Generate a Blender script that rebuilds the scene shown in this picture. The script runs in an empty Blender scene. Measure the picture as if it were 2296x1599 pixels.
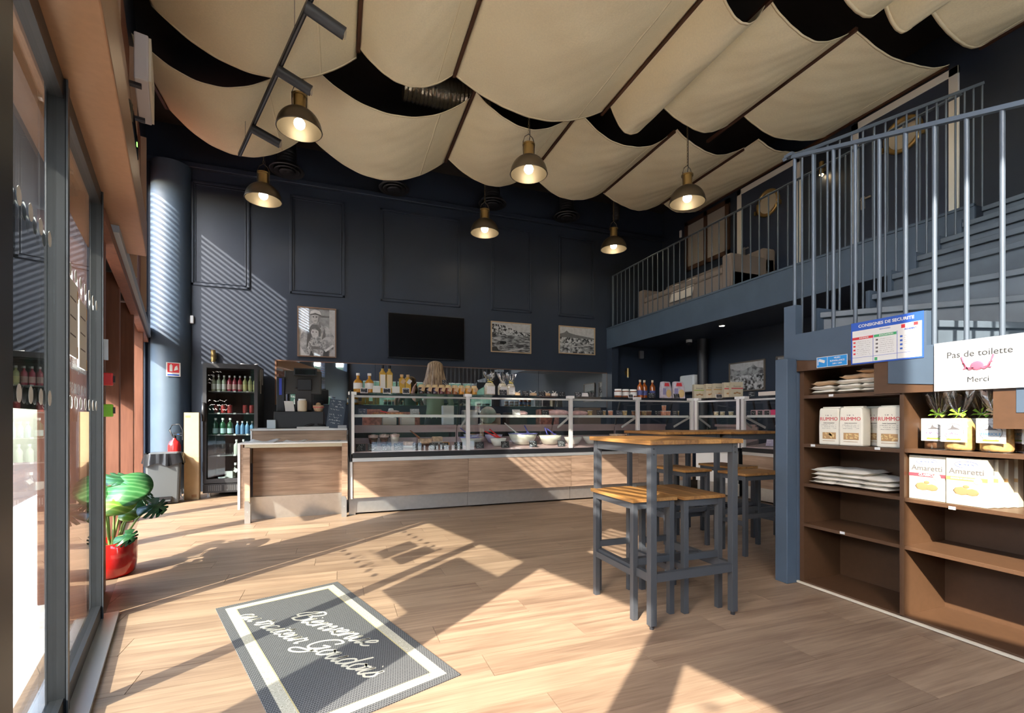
import bpy, bmesh, math, random
from mathutils import Vector, Matrix
random.seed(7)
R = math.radians
sc = bpy.context.scene
COL = sc.collection

# ------------------------------------------------------------------ camera, sky, sun, exposure
cam_d = bpy.data.cameras.new('camera'); cam = bpy.data.objects.new('camera', cam_d); COL.objects.link(cam)
cam_d.sensor_fit = 'HORIZONTAL'; cam_d.sensor_width = 36.0
cam_d.lens = 1050.0 / 2296 * 36
cam_d.shift_y = (940 - 799.5) / 2296
cam_d.clip_start = 0.02
CAM_YAW = math.atan2(2852, 1050)                       # forward direction, measured from the back wall's direction
cam.location = (0, 0, 1.1); cam.rotation_euler = (R(90), 0, CAM_YAW - R(90))
sc.camera = cam

SUN_AZ, SUN_EL = R(41), R(35.5)                        # the light travels towards SUN_AZ and down by SUN_EL
wld = bpy.data.worlds.new('sky'); sc.world = wld; wld.use_nodes = True
wn = wld.node_tree.nodes; wl = wld.node_tree.links
sky = wn.new('ShaderNodeTexSky'); sky.sky_type = 'NISHITA'; sky.sun_disc = False
sky.sun_elevation = SUN_EL; sky.sun_rotation = R(270) - SUN_AZ; sky.air_density = 1.0; sky.dust_density = 1.5
wl.new(sky.outputs[0], wn['Background'].inputs[0]); wn['Background'].inputs[1].default_value = 0.85
sun_d = bpy.data.lights.new('sun', 'SUN'); sun = bpy.data.objects.new('sun', sun_d); COL.objects.link(sun)
sun_d.energy = 6.8; sun_d.angle = R(0.6); sun_d.color = (1.0, 0.93, 0.82)
sun.rotation_euler = Vector((math.cos(SUN_EL)*math.cos(SUN_AZ), math.cos(SUN_EL)*math.sin(SUN_AZ), -math.sin(SUN_EL))).to_track_quat('-Z', 'Y').to_euler()
sun.location = (-6, -5, 9)
vs = sc.view_settings; vs.view_transform = 'Standard'; vs.look = 'None'; vs.gamma = 1.0; vs.use_curve_mapping = False
vs.exposure = 1.3
cy = sc.cycles
cy.max_bounces = 9; cy.diffuse_bounces = 5; cy.glossy_bounces = 5; cy.transmission_bounces = 6; cy.transparent_max_bounces = 24
cy.caustics_reflective = False; cy.caustics_refractive = False; cy.sample_clamp_indirect = 4.0
cy.use_denoising = True

# ------------------------------------------------------------------ materials
MATS = {}
def _new(name):
    m = bpy.data.materials.new(name); m.use_nodes = True
    nt = m.node_tree; b = nt.nodes['Principled BSDF']
    return m, nt, b
def mat(name, col=(.5,.5,.5), rough=.5, metal=0., spec=.5, var=0., scale=8., bump=0., emit=None, estr=0., coat=0., trans=0., sss=0.):
    if name in MATS: return MATS[name]
    m, nt, b = _new(name)
    b.inputs['Base Color'].default_value = (*col, 1); b.inputs['Roughness'].default_value = rough
    b.inputs['Metallic'].default_value = metal; b.inputs['Specular IOR Level'].default_value = spec
    b.inputs['Coat Weight'].default_value = coat; b.inputs['Transmission Weight'].default_value = trans
    if var or bump:
        tc = nt.nodes.new('ShaderNodeTexCoord'); nz = nt.nodes.new('ShaderNodeTexNoise')
        nz.inputs['Scale'].default_value = scale; nz.inputs['Detail'].default_value = 4
        nt.links.new(tc.outputs['Object'], nz.inputs['Vector'])
        if var:
            rp = nt.nodes.new('ShaderNodeValToRGB')
            rp.color_ramp.elements[0].position = .3; rp.color_ramp.elements[1].position = .7
            rp.color_ramp.elements[0].color = tuple(c*(1-var) for c in col)+(1,); rp.color_ramp.elements[1].color = tuple(min(1,c*(1+var)) for c in col)+(1,)
            nt.links.new(nz.outputs['Fac'], rp.inputs['Fac']); nt.links.new(rp.outputs['Color'], b.inputs['Base Color'])
        if bump:
            bp = nt.nodes.new('ShaderNodeBump'); bp.inputs['Strength'].default_value = bump; bp.inputs['Distance'].default_value = .01
            nt.links.new(nz.outputs['Fac'], bp.inputs['Height']); nt.links.new(bp.outputs['Normal'], b.inputs['Normal'])
    if emit: b.inputs['Emission Color'].default_value = (*emit, 1); b.inputs['Emission Strength'].default_value = estr
    MATS[name] = m; return m
def wood(name, c1, c2, rough=.45, axis=0, grain=14., stretch=.09, rnd=True, spec=.4, knots=.35):
    if name in MATS: return MATS[name]
    m, nt, b = _new(name); N = nt.nodes.new; L = nt.links.new
    tc = N('ShaderNodeTexCoord'); oi = N('ShaderNodeObjectInfo'); ad = N('ShaderNodeVectorMath'); ad.operation = 'ADD'
    mu = N('ShaderNodeMath'); mu.operation = 'MULTIPLY'; mu.inputs[1].default_value = 57.0 if rnd else 0.0
    L(oi.outputs['Random'], mu.inputs[0]); L(tc.outputs['Object'], ad.inputs[0]); L(mu.outputs[0], ad.inputs[1])
    mp = N('ShaderNodeMapping'); s = [1, 1, 1]; s[axis] = stretch; mp.inputs['Scale'].default_value = s; L(ad.outputs[0], mp.inputs['Vector'])
    n1 = N('ShaderNodeTexNoise'); n1.inputs['Scale'].default_value = grain; n1.inputs['Detail'].default_value = 6; n1.inputs['Distortion'].default_value = 1.2
    L(mp.outputs[0], n1.inputs['Vector'])
    n2 = N('ShaderNodeTexNoise'); n2.inputs['Scale'].default_value = grain*7; n2.inputs['Detail'].default_value = 2; L(mp.outputs[0], n2.inputs['Vector'])
    n3 = N('ShaderNodeTexNoise'); n3.inputs['Scale'].default_value = 1.6; n3.inputs['Detail'].default_value = 3; L(ad.outputs[0], n3.inputs['Vector'])
    mx = N('ShaderNodeMix'); mx.data_type = 'FLOAT'; mx.inputs[0].default_value = .3; L(n1.outputs['Fac'], mx.inputs[2]); L(n2.outputs['Fac'], mx.inputs[3])
    mx2 = N('ShaderNodeMix'); mx2.data_type = 'FLOAT'; mx2.inputs[0].default_value = knots; L(mx.outputs[0], mx2.inputs[2]); L(n3.outputs['Fac'], mx2.inputs[3])
    rp = N('ShaderNodeValToRGB'); rp.color_ramp.elements[0].position = .36; rp.color_ramp.elements[1].position = .62
    rp.color_ramp.elements[0].color = (*c1, 1); rp.color_ramp.elements[1].color = (*c2, 1); L(mx2.outputs[0], rp.inputs['Fac'])
    hs = N('ShaderNodeHueSaturation'); vr = N('ShaderNodeMapRange'); vr.inputs['To Min'].default_value = .9 if rnd else 1; vr.inputs['To Max'].default_value = 1.1 if rnd else 1
    L(oi.outputs['Random'], vr.inputs['Value']); L(vr.outputs[0], hs.inputs['Value']); L(rp.outputs[0], hs.inputs['Color']); L(hs.outputs[0], b.inputs['Base Color'])
    b.inputs['Roughness'].default_value = rough; b.inputs['Specular IOR Level'].default_value = spec
    bp = N('ShaderNodeBump'); bp.inputs['Strength'].default_value = .12; bp.inputs['Distance'].default_value = .004; L(mx.outputs[0], bp.inputs['Height']); L(bp.outputs[0], b.inputs['Normal'])
    MATS[name] = m; return m
def glass(name, tint=(.97,.985,.975), ior=1.5, boost=0.):
    """Thin pane: the light goes straight through it and it mirrors more the flatter one looks along it."""
    if name in MATS: return MATS[name]
    m, nt, b = _new(name); nt.nodes.remove(b); N = nt.nodes.new; L = nt.links.new
    out = nt.nodes['Material Output']; tr = N('ShaderNodeBsdfTransparent'); tr.inputs[0].default_value = (*tint, 1)
    gl = N('ShaderNodeBsdfGlossy'); gl.inputs['Roughness'].default_value = 0.0
    ge = N('ShaderNodeNewGeometry'); dt = N('ShaderNodeVectorMath'); dt.operation = 'DOT_PRODUCT'; mx = N('ShaderNodeMixShader')
    L(ge.outputs['Normal'], dt.inputs[0]); L(ge.outputs['Incoming'], dt.inputs[1]); f0 = ((ior-1)/(ior+1))**2 + boost; last = dt.outputs['Value']
    for op, v in (('ABSOLUTE', None), ('SUBTRACT', 1.0), ('POWER', 5.0), ('MULTIPLY', 1-f0), ('ADD', f0)):   # Schlick's mirror share of a pane
        q = N('ShaderNodeMath'); q.operation = op
        if op == 'SUBTRACT': q.inputs[0].default_value = v; L(last, q.inputs[1])
        else:
            L(last, q.inputs[0])
            if v is not None: q.inputs[1].default_value = v
        last = q.outputs[0]
    L(last, mx.inputs[0])
    L(tr.outputs[0], mx.inputs[1]); L(gl.outputs[0], mx.inputs[2]); L(mx.outputs[0], out.inputs[0])
    MATS[name] = m; return m

NAVY = mat('navy_wall_paint', (.020,.029,.048), .5, var=.06, scale=3, bump=.03)
NAVY2 = mat('slate_blue_paint', (.065,.095,.135), .5, var=.08, scale=4)
BLACKC = mat('dark_brown_ceiling_paint', (.03,.024,.02), .8)
BROWN = mat('brown_melamine', (.085,.042,.020), .42, var=.08, scale=30)
BRONZE = mat('bronze_lacquered_metal', (.34,.19,.105), .35, metal=.35, var=.05, scale=40)
WOODRED = wood('red_brown_stained_wood', (.125,.046,.026), (.21,.085,.048), .5, axis=2, grain=10)
FLOORM = wood('oak_vinyl_plank', (.17,.108,.070), (.345,.24,.158), .42, axis=0, grain=15, stretch=.055, spec=.35, knots=.25)
COUNTERW = wood('brown_oak_laminate', (.19,.12,.08), (.50,.345,.24), .45, axis=0, grain=13, stretch=.06)
TABLEW = wood('honey_stained_wood', (.13,.052,.014), (.42,.21,.06), .4, axis=1, grain=14)
CLOTH = mat('natural_linen_canvas', (.95,.84,.575), .92, var=.03, scale=60, bump=.15, spec=.1)
STEELG = mat('grey_painted_steel', (.055,.060,.068), .42, metal=.15)
RAILM = mat('slate_grey_painted_steel', (.10,.125,.155), .42, metal=.2)
BLACK = mat('black_plastic', (.012,.012,.014), .38)
DARK = mat('black_matt_steel', (.03,.03,.033), .45, metal=.2)
ALU = mat('brushed_aluminium', (.72,.72,.70), .34, metal=.75)
ALUW = mat('white_anodised_profile', (.78,.76,.74), .4, metal=.25)
STEEL = mat('brushed_steel', (.55,.54,.52), .3, metal=.85, var=.05, scale=20)
WHITE = mat('white_laminate', (.82,.81,.79), .4)
WHITEG = mat('white_gloss', (.85,.85,.84), .25)
PAPER = mat('white_paper', (.66,.66,.64), .8)
KRAFT = mat('kraft_paper', (.55,.38,.22), .85)
CARD = mat('corrugated_cardboard', (.50,.36,.20), .85, var=.05, scale=12)
BRASS = mat('antique_brass', (.42,.30,.13), .32, metal=.9)
SHADEM = mat('aged_bronze_shade', (.16,.13,.095), .34, metal=.75)
CHAL = mat('black_slate_card', (.018,.02,.024), .6)
CHALK = mat('white_chalk', (.85,.86,.85), .8)
GLASS = glass('clear_glass')
GLASSD = glass('door_glass', (.93,.95,.93), 1.62, .07)
GLASSF = glass('fridge_glass', (.80,.84,.84), 1.5)
RED = mat('red_plastic', (.75,.03,.03), .35)
GREEN = mat('bright_green_plastic', (.30,.80,.04), .4)
INK = mat('dark_ink', (.03,.03,.035), .7)
BLUEINK = mat('sign_blue', (.03,.10,.45), .45)
REDINK = mat('print_red', (.62,.04,.05), .6)
GREENINK = mat('print_green', (.05,.35,.14), .6)
GREYINK = mat('print_grey', (.13,.12,.12), .7)
TANINK = mat('print_biscuit', (.38,.21,.09), .7)
CREAMB = mat('cream_carton', (.55,.49,.36), .55)
MIRROR = mat('mirror_silver', (.86,.87,.86), .02, metal=1.)

# ------------------------------------------------------------------ mesh helpers
class MB:
    def __init__(s): s.v = []; s.f = []; s.sm = []
    def _add(s, vs, fs, smooth=False):
        k = len(s.v); s.v += [tuple(v) for v in vs]
        for f in fs: s.f.append(tuple(i+k for i in f)); s.sm.append(smooth)
        return s
    def box(s, x0, x1, y0, y1, z0, z1):
        return s._add([(x0,y0,z0),(x1,y0,z0),(x1,y1,z0),(x0,y1,z0),(x0,y0,z1),(x1,y0,z1),(x1,y1,z1),(x0,y1,z1)],
            [(0,3,2,1),(4,5,6,7),(0,1,5,4),(1,2,6,5),(2,3,7,6),(3,0,4,7)])
    def rbox(s, c, size, M=None):
        """box of a size about a centre, turned by a matrix"""
        x, y, z = (d/2 for d in size); c = Vector(c)
        P = [Vector(q) for q in ((-x,-y,-z),(x,-y,-z),(x,y,-z),(-x,y,-z),(-x,-y,z),(x,-y,z),(x,y,z),(-x,y,z))]
        return s._add([c + (M @ p if M else p) for p in P], [(0,3,2,1),(4,5,6,7),(0,1,5,4),(1,2,6,5),(2,3,7,6),(3,0,4,7)])
    def bar(s, a, b, w, h=None, up=(0,0,1)):
        a = Vector(a); b = Vector(b); d = (b-a); L = d.length; d.normalize(); h = h or w
        u = Vector(up)
        if abs(d.dot(u)) > .98: u = Vector((1,0,0))
        r = d.cross(u).normalized(); t = r.cross(d)
        return s.rbox((a+b)/2, (w, L, h), Matrix((r, d, t)).transposed())
    def cyl(s, a, b, r, n=12, r2=None, cap=True, smooth=True):
        a = Vector(a); b = Vector(b); d = (b-a).normalized(); r2 = r if r2 is None else r2
        u = Vector((0,0,1)) if abs(d.z) < .9 else Vector((1,0,0)); x = d.cross(u).normalized(); y = d.cross(x)
        k = []
        for i in range(n):
            an = 2*math.pi*i/n; e = x*math.cos(an)+y*math.sin(an); k.append((a+e*r, b+e*r2))
        s._add([p[0] for p in k]+[p[1] for p in k], [(i,(i+1)%n,n+(i+1)%n,n+i) for i in range(n)], smooth)
        if cap: s._add([p[0] for p in k], [tuple(range(n))[::-1]]); s._add([p[1] for p in k], [tuple(range(n))])
        return s
    def lathe(s, prof, c=(0,0,0), n=20, sx=1., sy=1., smooth=True):
        """profile of (radius, height) turned about a vertical axis through c"""
        vs = [(c[0]+r*sx*math.cos(2*math.pi*i/n), c[1]+r*sy*math.sin(2*math.pi*i/n), c[2]+z) for r, z in prof for i in range(n)]
        fs = [(j*n+i, j*n+(i+1)%n, (j+1)*n+(i+1)%n, (j+1)*n+i) for j in range(len(prof)-1) for i in range(n)]
        return s._add(vs, fs, smooth)
    def tube(s, pts, r, n=8, close=False):
        P = [Vector(p) for p in pts]; m = len(P); rings = []
        for i, p in enumerate(P):
            d = (P[(i+1) % m]-P[i-1]) if close else (P[min(i+1,m-1)]-P[max(i-1,0)])
            d.normalize(); u = Vector((0,0,1)) if abs(d.z) < .95 else Vector((1,0,0))
            x = d.cross(u).normalized(); y = d.cross(x); rr = r[i] if isinstance(r, (list, tuple)) else r
            rings.append([p+(x*math.cos(2*math.pi*k/n)+y*math.sin(2*math.pi*k/n))*rr for k in range(n)])
        fs = [(j*n+k, j*n+(k+1)%n, ((j+1)%m)*n+(k+1)%n, ((j+1)%m)*n+k) for j in range(m if close else m-1) for k in range(n)]
        s._add([v for g in rings for v in g], fs, True)
        if not close: s._add(rings[0], [tuple(range(n))[::-1]]); s._add(rings[-1], [tuple(range(n))])
        return s
    def prism(s, poly, a0, a1, axis=2):
        """polygon pulled along an axis; the polygon is given in the other two axes, in order"""
        def P(p, a):
            q = list(p); q.insert(axis, a); return tuple(q)
        n = len(poly); s._add([P(p,a0) for p in poly]+[P(p,a1) for p in poly], [(i,(i+1)%n,n+(i+1)%n,n+i) for i in range(n)]+[tuple(range(n))[::-1], tuple(range(n,2*n))])
        return s
    def poly(s, pts): return s._add(pts, [tuple(range(len(pts)))])
    def ell(s, c, r, nu=12, nv=8):
        vs = []; 
        for j in range(nv+1):
            t = math.pi*j/nv
            for i in range(nu): vs.append((c[0]+r[0]*math.sin(t)*math.cos(2*math.pi*i/nu), c[1]+r[1]*math.sin(t)*math.sin(2*math.pi*i/nu), c[2]+r[2]*math.cos(t)))
        return s._add(vs, [(j*nu+i,(j+1)*nu+i,(j+1)*nu+(i+1)%nu,j*nu+(i+1)%nu) for j in range(nv) for i in range(nu)], True)
    def grid(s, fn, nu, nv, smooth=True):
        vs = [fn(i/nu, j/nv) for j in range(nv+1) for i in range(nu+1)]
        return s._add(vs, [(j*(nu+1)+i, j*(nu+1)+i+1, (j+1)*(nu+1)+i+1, (j+1)*(nu+1)+i) for j in range(nv) for i in range(nu)], smooth)
    def mesh(s, name, m):
        me = bpy.data.meshes.new(name); me.from_pydata(s.v, [], s.f); me.polygons.foreach_set('use_smooth', s.sm)
        me.materials.append(m); me.update(); return me
    def obj(s, name, m, parent=None, bevel=0., solid=0., loc=None, rot=None, label=None):
        return link(name, s.mesh(name, m), parent, bevel, solid, loc, rot, label)
def link(name, me, parent=None, bevel=0., solid=0., loc=None, rot=None, label=None):
    o = bpy.data.objects.new(name, me); COL.objects.link(o)
    if parent: o.parent = parent
    if loc: o.location = loc
    if rot: o.rotation_euler = rot
    if label: o['label'] = label
    if solid: md = o.modifiers.new('solid', 'SOLIDIFY'); md.thickness = solid; md.offset = 0
    if bevel: md = o.modifiers.new('bevel', 'BEVEL'); md.width = bevel; md.segments = 2; md.limit_method = 'ANGLE'
    return o
def tag(o, label, cat, group=None, kind=None):
    if label: o['label'] = label
    if cat: o['category'] = cat
    if group: o['group'] = group
    if kind: o['kind'] = kind
    return o
def thing(name, label, cat, loc=(0,0,0), rz=0., group=None, kind=None):
    o = bpy.data.objects.new(name, None); COL.objects.link(o); o.location = loc; o.rotation_euler = (0,0,rz); o.empty_display_size = .05
    return tag(o, label, cat, group, kind)
def struct(o): o['kind'] = 'structure'; return o
KIDS = {}
def dup(root, loc, rz=None, label=None, group=None):
    kids = [c for c in root.children_recursive] if root.type == 'EMPTY' or root.children else []
    r = root.copy(); COL.objects.link(r); r.location = loc
    if rz is not None: r.rotation_euler = (0, 0, rz)
    mp = {root: r}
    for c in kids:
        d = c.copy(); COL.objects.link(d); d.parent = mp[c.parent]; mp[c] = d
    if label: r['label'] = label
    if group: r['group'] = group
    return r
TXT = {}
def text(body, size, m, parent, loc, rot=(R(90),0,0), align='CENTER', shear=0., bold=0., name='lettering', sx=1., space=1.):
    key = (body, size, m.name, align, shear, bold, space)
    if key not in TXT:
        cu = bpy.data.curves.new(name, 'FONT'); cu.body = body; cu.size = size; cu.align_x = align; cu.align_y = 'CENTER'; cu.shear = shear; cu.offset = bold
        cu.space_character = space; cu.extrude = .0004; cu.resolution_u = 3; cu.materials.append(m)
        tmp = bpy.data.objects.new(name, cu); COL.objects.link(tmp); dg = bpy.context.evaluated_depsgraph_get(); dg.update()
        TXT[key] = bpy.data.meshes.new_from_object(tmp.evaluated_get(dg)); bpy.data.objects.remove(tmp); bpy.data.curves.remove(cu)
    o = link(name, TXT[key], parent, loc=loc, rot=rot); o.scale = (sx, 1, 1); return o
def scribble(b, x0, x1, z, h, y, seed, w=.0022):
    """one handwritten line as a thin zigzag ribbon on a card's face (x across, z up)"""
    rr = random.Random(seed); x = x0 + h*.2; pts = []
    while x < x1:
        if rr.random() < .10: x += h*.6; pts.append(None); continue
        pts.append((x, z + rr.uniform(-h/2, h/2))); x += h*rr.uniform(.25, .5)
    for p, q in zip(pts, pts[1:]):
        if p and q:
            b._add([(p[0]-w/2,y,p[1]-w/3),(p[0]+w/2,y,p[1]+w/3),(q[0]+w/2,y,q[1]+w/3),(q[0]-w/2,y,q[1]-w/3)], [(0,1,2,3)])
    return b
# ------------------------------------------------------------------ the room
def B(): return MB()
P0 = Vector((-1.236, 3.178, 0)); U = Vector((-.2662, .9639, 0)); NRM = Vector((.9639, .2662, 0)); U_ANG = math.atan2(.9639, -.2662)
def S(t, off, z=0.): return P0 + U*t + NRM*off + Vector((0,0,z))
def sbox(b, t0, t1, o0, o1, z0, z1): return b.box(t0, t1, -o1, -o0, z0, z1)      # in the shopfront's own axes
def sroot(name, label=None, cat=None, kind=None, t=0., off=0., z=0., group=None):
    return thing(name, label, cat, S(t, off, z), U_ANG, group, kind)

def clip(poly, p, n):
    out = []
    for a, b in zip(poly, poly[1:]+poly[:1]):
        da = (a[0]-p[0])*n[0]+(a[1]-p[1])*n[1]; db = (b[0]-p[0])*n[0]+(b[1]-p[1])*n[1]
        if da >= 0: out.append(a)
        if da*db < 0: k = da/(da-db); out.append((a[0]+(b[0]-a[0])*k, a[1]+(b[1]-a[1])*k))
    return out
fl = struct(B().prism(clip([(-3.4,-2.8),(7.2,-2.8),(7.2,9.0),(-3.4,9.0)], S(0,-.16), NRM), -.12, -.004).obj('floor', mat('floor_subfloor', (.16,.11,.07), .6)))
fl['label'] = 'oak-look plank floor'
B().prism([(.55,-2.6),(6.48,-2.6),(6.48,.19),(-.30,.19)], -.004, 0).obj('plank_area', FLOORM, fl)
PW, PL = .19, 1.27
plank_me = B().box(0, PL-.0025, 0, PW-.002, -.004, 0).mesh('plank', FLOORM)
for r in range(43):
    y = .2 + r*PW; sh = (r*0.437 % 1)*PL
    for k in range(-1, 9):
        x = -3.1 + sh + k*PL; xm = 5.0 if y < 5.7 else .3
        if x > xm or x + PL < -3: continue
        q = clip([(x,y),(x+PL-.0025,y),(x+PL-.0025,y+PW-.002),(x,y+PW-.002)], S(0,.02), NRM)
        if len(q) < 3: continue
        if len(q) == 4 and abs(q[0][0]-x) < 1e-6 and abs(q[1][0]-x-PL+.0025) < 1e-6:
            link('plank', plank_me, fl, loc=(x, y, 0))
        else: B().prism([(a-x, b-y) for a, b in q], -.004, 0).obj('plank', FLOORM, fl, loc=(x, y, 0))

struct(B().prism(clip([(-3.4,-2.8),(7.2,-2.8),(7.2,9.0),(-3.4,9.0)], S(0,-.2), NRM), 5.5, 5.65).obj('ceiling', BLACKC))
wb = struct(B().box(-3.0, 6.7, 8.3, 8.5, 0, 5.5).obj('wall_back', NAVY))
struct(B().box(-3.0, 6.48, 8.22, 8.3, 4.87, 4.95).obj('trim_1', NAVY, bevel=.01))
for i, (x0, x1) in enumerate(((-2.10,-1.32),(-.75,.08),(.656,2.055),(2.641,3.448),(4.025,4.821))):
    z0, z1 = 3.125, 4.71; b = B()
    for (a, c, d, e) in ((x0,x1,z0,z0+.035),(x0,x1,z1-.035,z1),(x0,x0+.035,z0,z1),(x1-.035,x1,z0,z1)): b.box(a,c,8.278,8.3,d,e)
    for (a, c, d, e) in ((x0+.05,x1-.05,z0+.05,z0+.062),(x0+.05,x1-.05,z1-.062,z1-.05),(x0+.05,x0+.062,z0+.05,z1-.05),(x1-.062,x1-.05,z0+.05,z1-.05)): b.box(a,c,8.288,8.3,d,e)
    struct(b.obj('trim_%d' % (i+2), NAVY, bevel=.004))
wr = struct(B().box(6.48, 6.7, -2.8, 8.5, 0, 5.5).obj('wall_right', NAVY))
GREYF = mat('dark_front_wall_paint', (.07,.07,.075), .7)
wf = thing('wall_front', 'front wall with a wide window behind the camera', 'wall', (0,0,0), 0, None, 'structure')
for q in ((.2,.8,0,5.5),(6.2,6.7,0,5.5),(.8,6.2,0,.12),(.8,6.2,2.6,5.5)): B().box(q[0],q[1],-2.8,-2.6,q[2],q[3]).obj('wall_panel', GREYF, wf)
w9 = thing('window_9', 'front window widened for fill light, with louvred shutters, seen only in the mirrors', 'window', (.8, -2.7, 0), 0, None, 'structure')  # shutters read off the mirror; width enlarged to let fill light in
for x in (0,1.32,2.66,4.0,5.34): B().box(x,x+.06,-.03,.06,.12,2.6).obj('window_frame', DARK, w9)
for x in (.06,1.38,2.72,4.06): B().box(x,x+1.26,-.004,.004,.12,2.6).obj('pane', GLASS, w9)
lv = B().box(2.72,3.98,.05,.065,0,.045).mesh('slat', mat('white_shutter_slat', (.8,.79,.76), .5))
for k in range(16): link('slat', lv, w9, loc=(0, 0, 1.25+k*.08))
# round column at the corner, pier at the end of the back wall, boxed pipe under the gallery
struct(B().cyl((-2.35,8.30,0),(-2.35,8.30,4.87), .25, 44).obj('column_left', NAVY2))
struct(B().box(5.112, 5.26, 8.1, 8.3, 0, 2.53).obj('column_back', NAVY))
struct(B().cyl((6.38,7.0,0),(6.38,7.0,2.6), .09, 20).obj('column_right', mat('dark_pipe_paint', (.03,.03,.036), .4)))

# ---- gallery (mezzanine)
gal = struct(B().box(5.135, 6.48, 2.4, 8.3, 2.60, 2.94).obj('floor_gallery', NAVY))
B().box(5.112, 5.135, 2.4, 8.3, 2.53, 2.95).obj('fascia', NAVY2, gal)
B().box(5.10, 5.135, 2.4, 8.3, 2.93, 2.955).obj('edge_strip', NAVY2, gal)
rail = thing('gallery_railing', 'grey steel railing with thin balusters along the edge of the upper gallery', 'railing', (5.13, 0, 2.955))
B().box(-.02, .02, 2.5, 8.10, 1.0, 1.012).obj('handrail', RAILM, rail, bevel=.002)
bal_me = B().box(-.006, .006, -.006, .006, 0, 1.0).mesh('baluster', RAILM)
for k in range(40): link('baluster', bal_me, rail, loc=(0, 8.07-k*.1384, 0))
B().box(-.02, .02, 8.08, 8.10, 0, 1.01).obj('end_post', RAILM, rail)

# ---- staircase with winders
st = thing('staircase', 'dark slate staircase with winding steps climbing to the gallery', 'staircase', (0,0,0))
TREAD = mat('slate_stair_paint', (.095,.12,.145), .45, var=.15, scale=6)
PV = (4.06, 1.50)                                           # where the winding steps meet
def tread(poly, z): B().prism(poly, z-.04, z).obj('tread', TREAD, st, bevel=.004)
def riser(a, b, z0, z1):
    d = Vector((b[0]-a[0], b[1]-a[1], 0)).normalized(); q = Vector((-d.y, d.x, 0))*.02
    if q.y < 0: q = -q
    o = Vector((q.x, q.y, 0))*1.0
    B().prism([(a[0]+o.x,a[1]+o.y),(b[0]+o.x,b[1]+o.y),(b[0]+o.x+q.x,b[1]+o.y+q.y),(a[0]+o.x+q.x,a[1]+o.y+q.y)], z0, z1).obj('riser', TREAD, st)
tread([(2.95,.9),(4.05,.9),PV,(2.95,1.83)], 1.50)
tread([(2.95,1.80),PV,(3.275,2.40),(2.95,2.40)], 1.68); riser((2.95,1.80), PV, 1.50, 1.64)
tread([(3.25,2.40),PV,(3.84,2.40)], 1.87); riser((3.27,2.39), PV, 1.68, 1.83)
tread([(3.80,2.40),PV,(4.09,1.45),(4.09,2.40)], 2.05); riser((3.83,2.39), PV, 1.87, 2.01)
nos = [4.06, 4.36, 4.66, 4.96, 5.24]
for k, x in enumerate(nos):
    z = 2.228 + k*.178
    B().box(x-.025, (nos+[6.44])[k+1]+.02, 1.45, 2.40, z-.04, z).obj('tread', TREAD, st, bevel=.004)
    B().box(x, x+.02, 1.45, 2.40, z-.178, z-.04).obj('riser', TREAD, st)
# stepped strings: the far one towards the gallery, the near one above the shelves
far = [(2.95,1.60),(2.95,1.71),(3.23,1.71),(3.23,1.90),(3.78,1.90),(3.78,2.08),(4.03,2.08),(4.03,2.26),(4.33,2.26),(4.33,2.44),(4.63,2.44),(4.63,2.61),(4.93,2.61),(4.93,2.79),(5.10,2.79),(5.10,2.53),(4.80,2.45),(4.2,2.08),(3.7,1.76),(3.3,1.60)]
B().prism(far, 2.40, 2.43, axis=1).obj('string_board', NAVY2, st)
near = [(2.39,1.50),(2.39,1.872),(2.303,1.872),(2.303,1.67),(1.552,1.67),(1.552,1.487),(.85,1.487),(.85,1.13),(1.205,1.13),(1.205,1.24),(1.28,1.26),(1.735,1.30),(1.735,1.43),(1.81,1.44),(2.33,1.50)]
B().prism(near, 2.885, 2.945, axis=0).obj('string_board', NAVY2, st)
B().box(2.80, 2.885, 2.296, 2.388, 0, 1.505).obj('newel_post', NAVY2, st, bevel=.004)
B().box(2.885, 2.945, 2.296, 2.39, 0, 1.5).obj('end_board', NAVY2, st)
nr = thing('stair_railing', 'near slate grey stair railing with round balusters above the brown shelves', 'railing', (2.93, 0, 0))
def zr(y): return 2.54 + (y-1.186)*.311
B().bar((0,.78,zr(.78)), (0,2.36,zr(2.36)), .03, .022).obj('handrail', RAILM, nr)
for k in range(12):
    y = 2.344 - k*.134; zb = 1.87 if k == 0 else (1.665 if y > 1.552 else 1.483)
    B().cyl((0,y,zb), (0,y,zr(y)), .011, 10).obj('baluster', RAILM, nr)
br = thing('stair_railing', 'far dark stair railing rising from the newel post towards the gallery doors', 'railing', (0, 2.415, 0))
def zb2(x): return 2.942 + (x-2.97)*.475
B().bar((2.92,0,zb2(2.92)), (5.26,0,zb2(5.26)), .03, .022).obj('handrail', RAILM, br)
B().bar((2.93,-.06,2.93), (2.93,.0,2.93), .03, .022).obj('handrail', RAILM, br)
for k in range(18):
    x = 3.09 + k*.1275; z = 1.71
    for q, h in ((3.23,1.90),(3.78,2.08),(4.03,2.26),(4.33,2.44),(4.63,2.61),(4.93,2.79)):
        if x > q: z = h
    B().cyl((x,0,z), (x,0,zb2(x)), .0075, 8).obj('baluster', RAILM, br)

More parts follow.
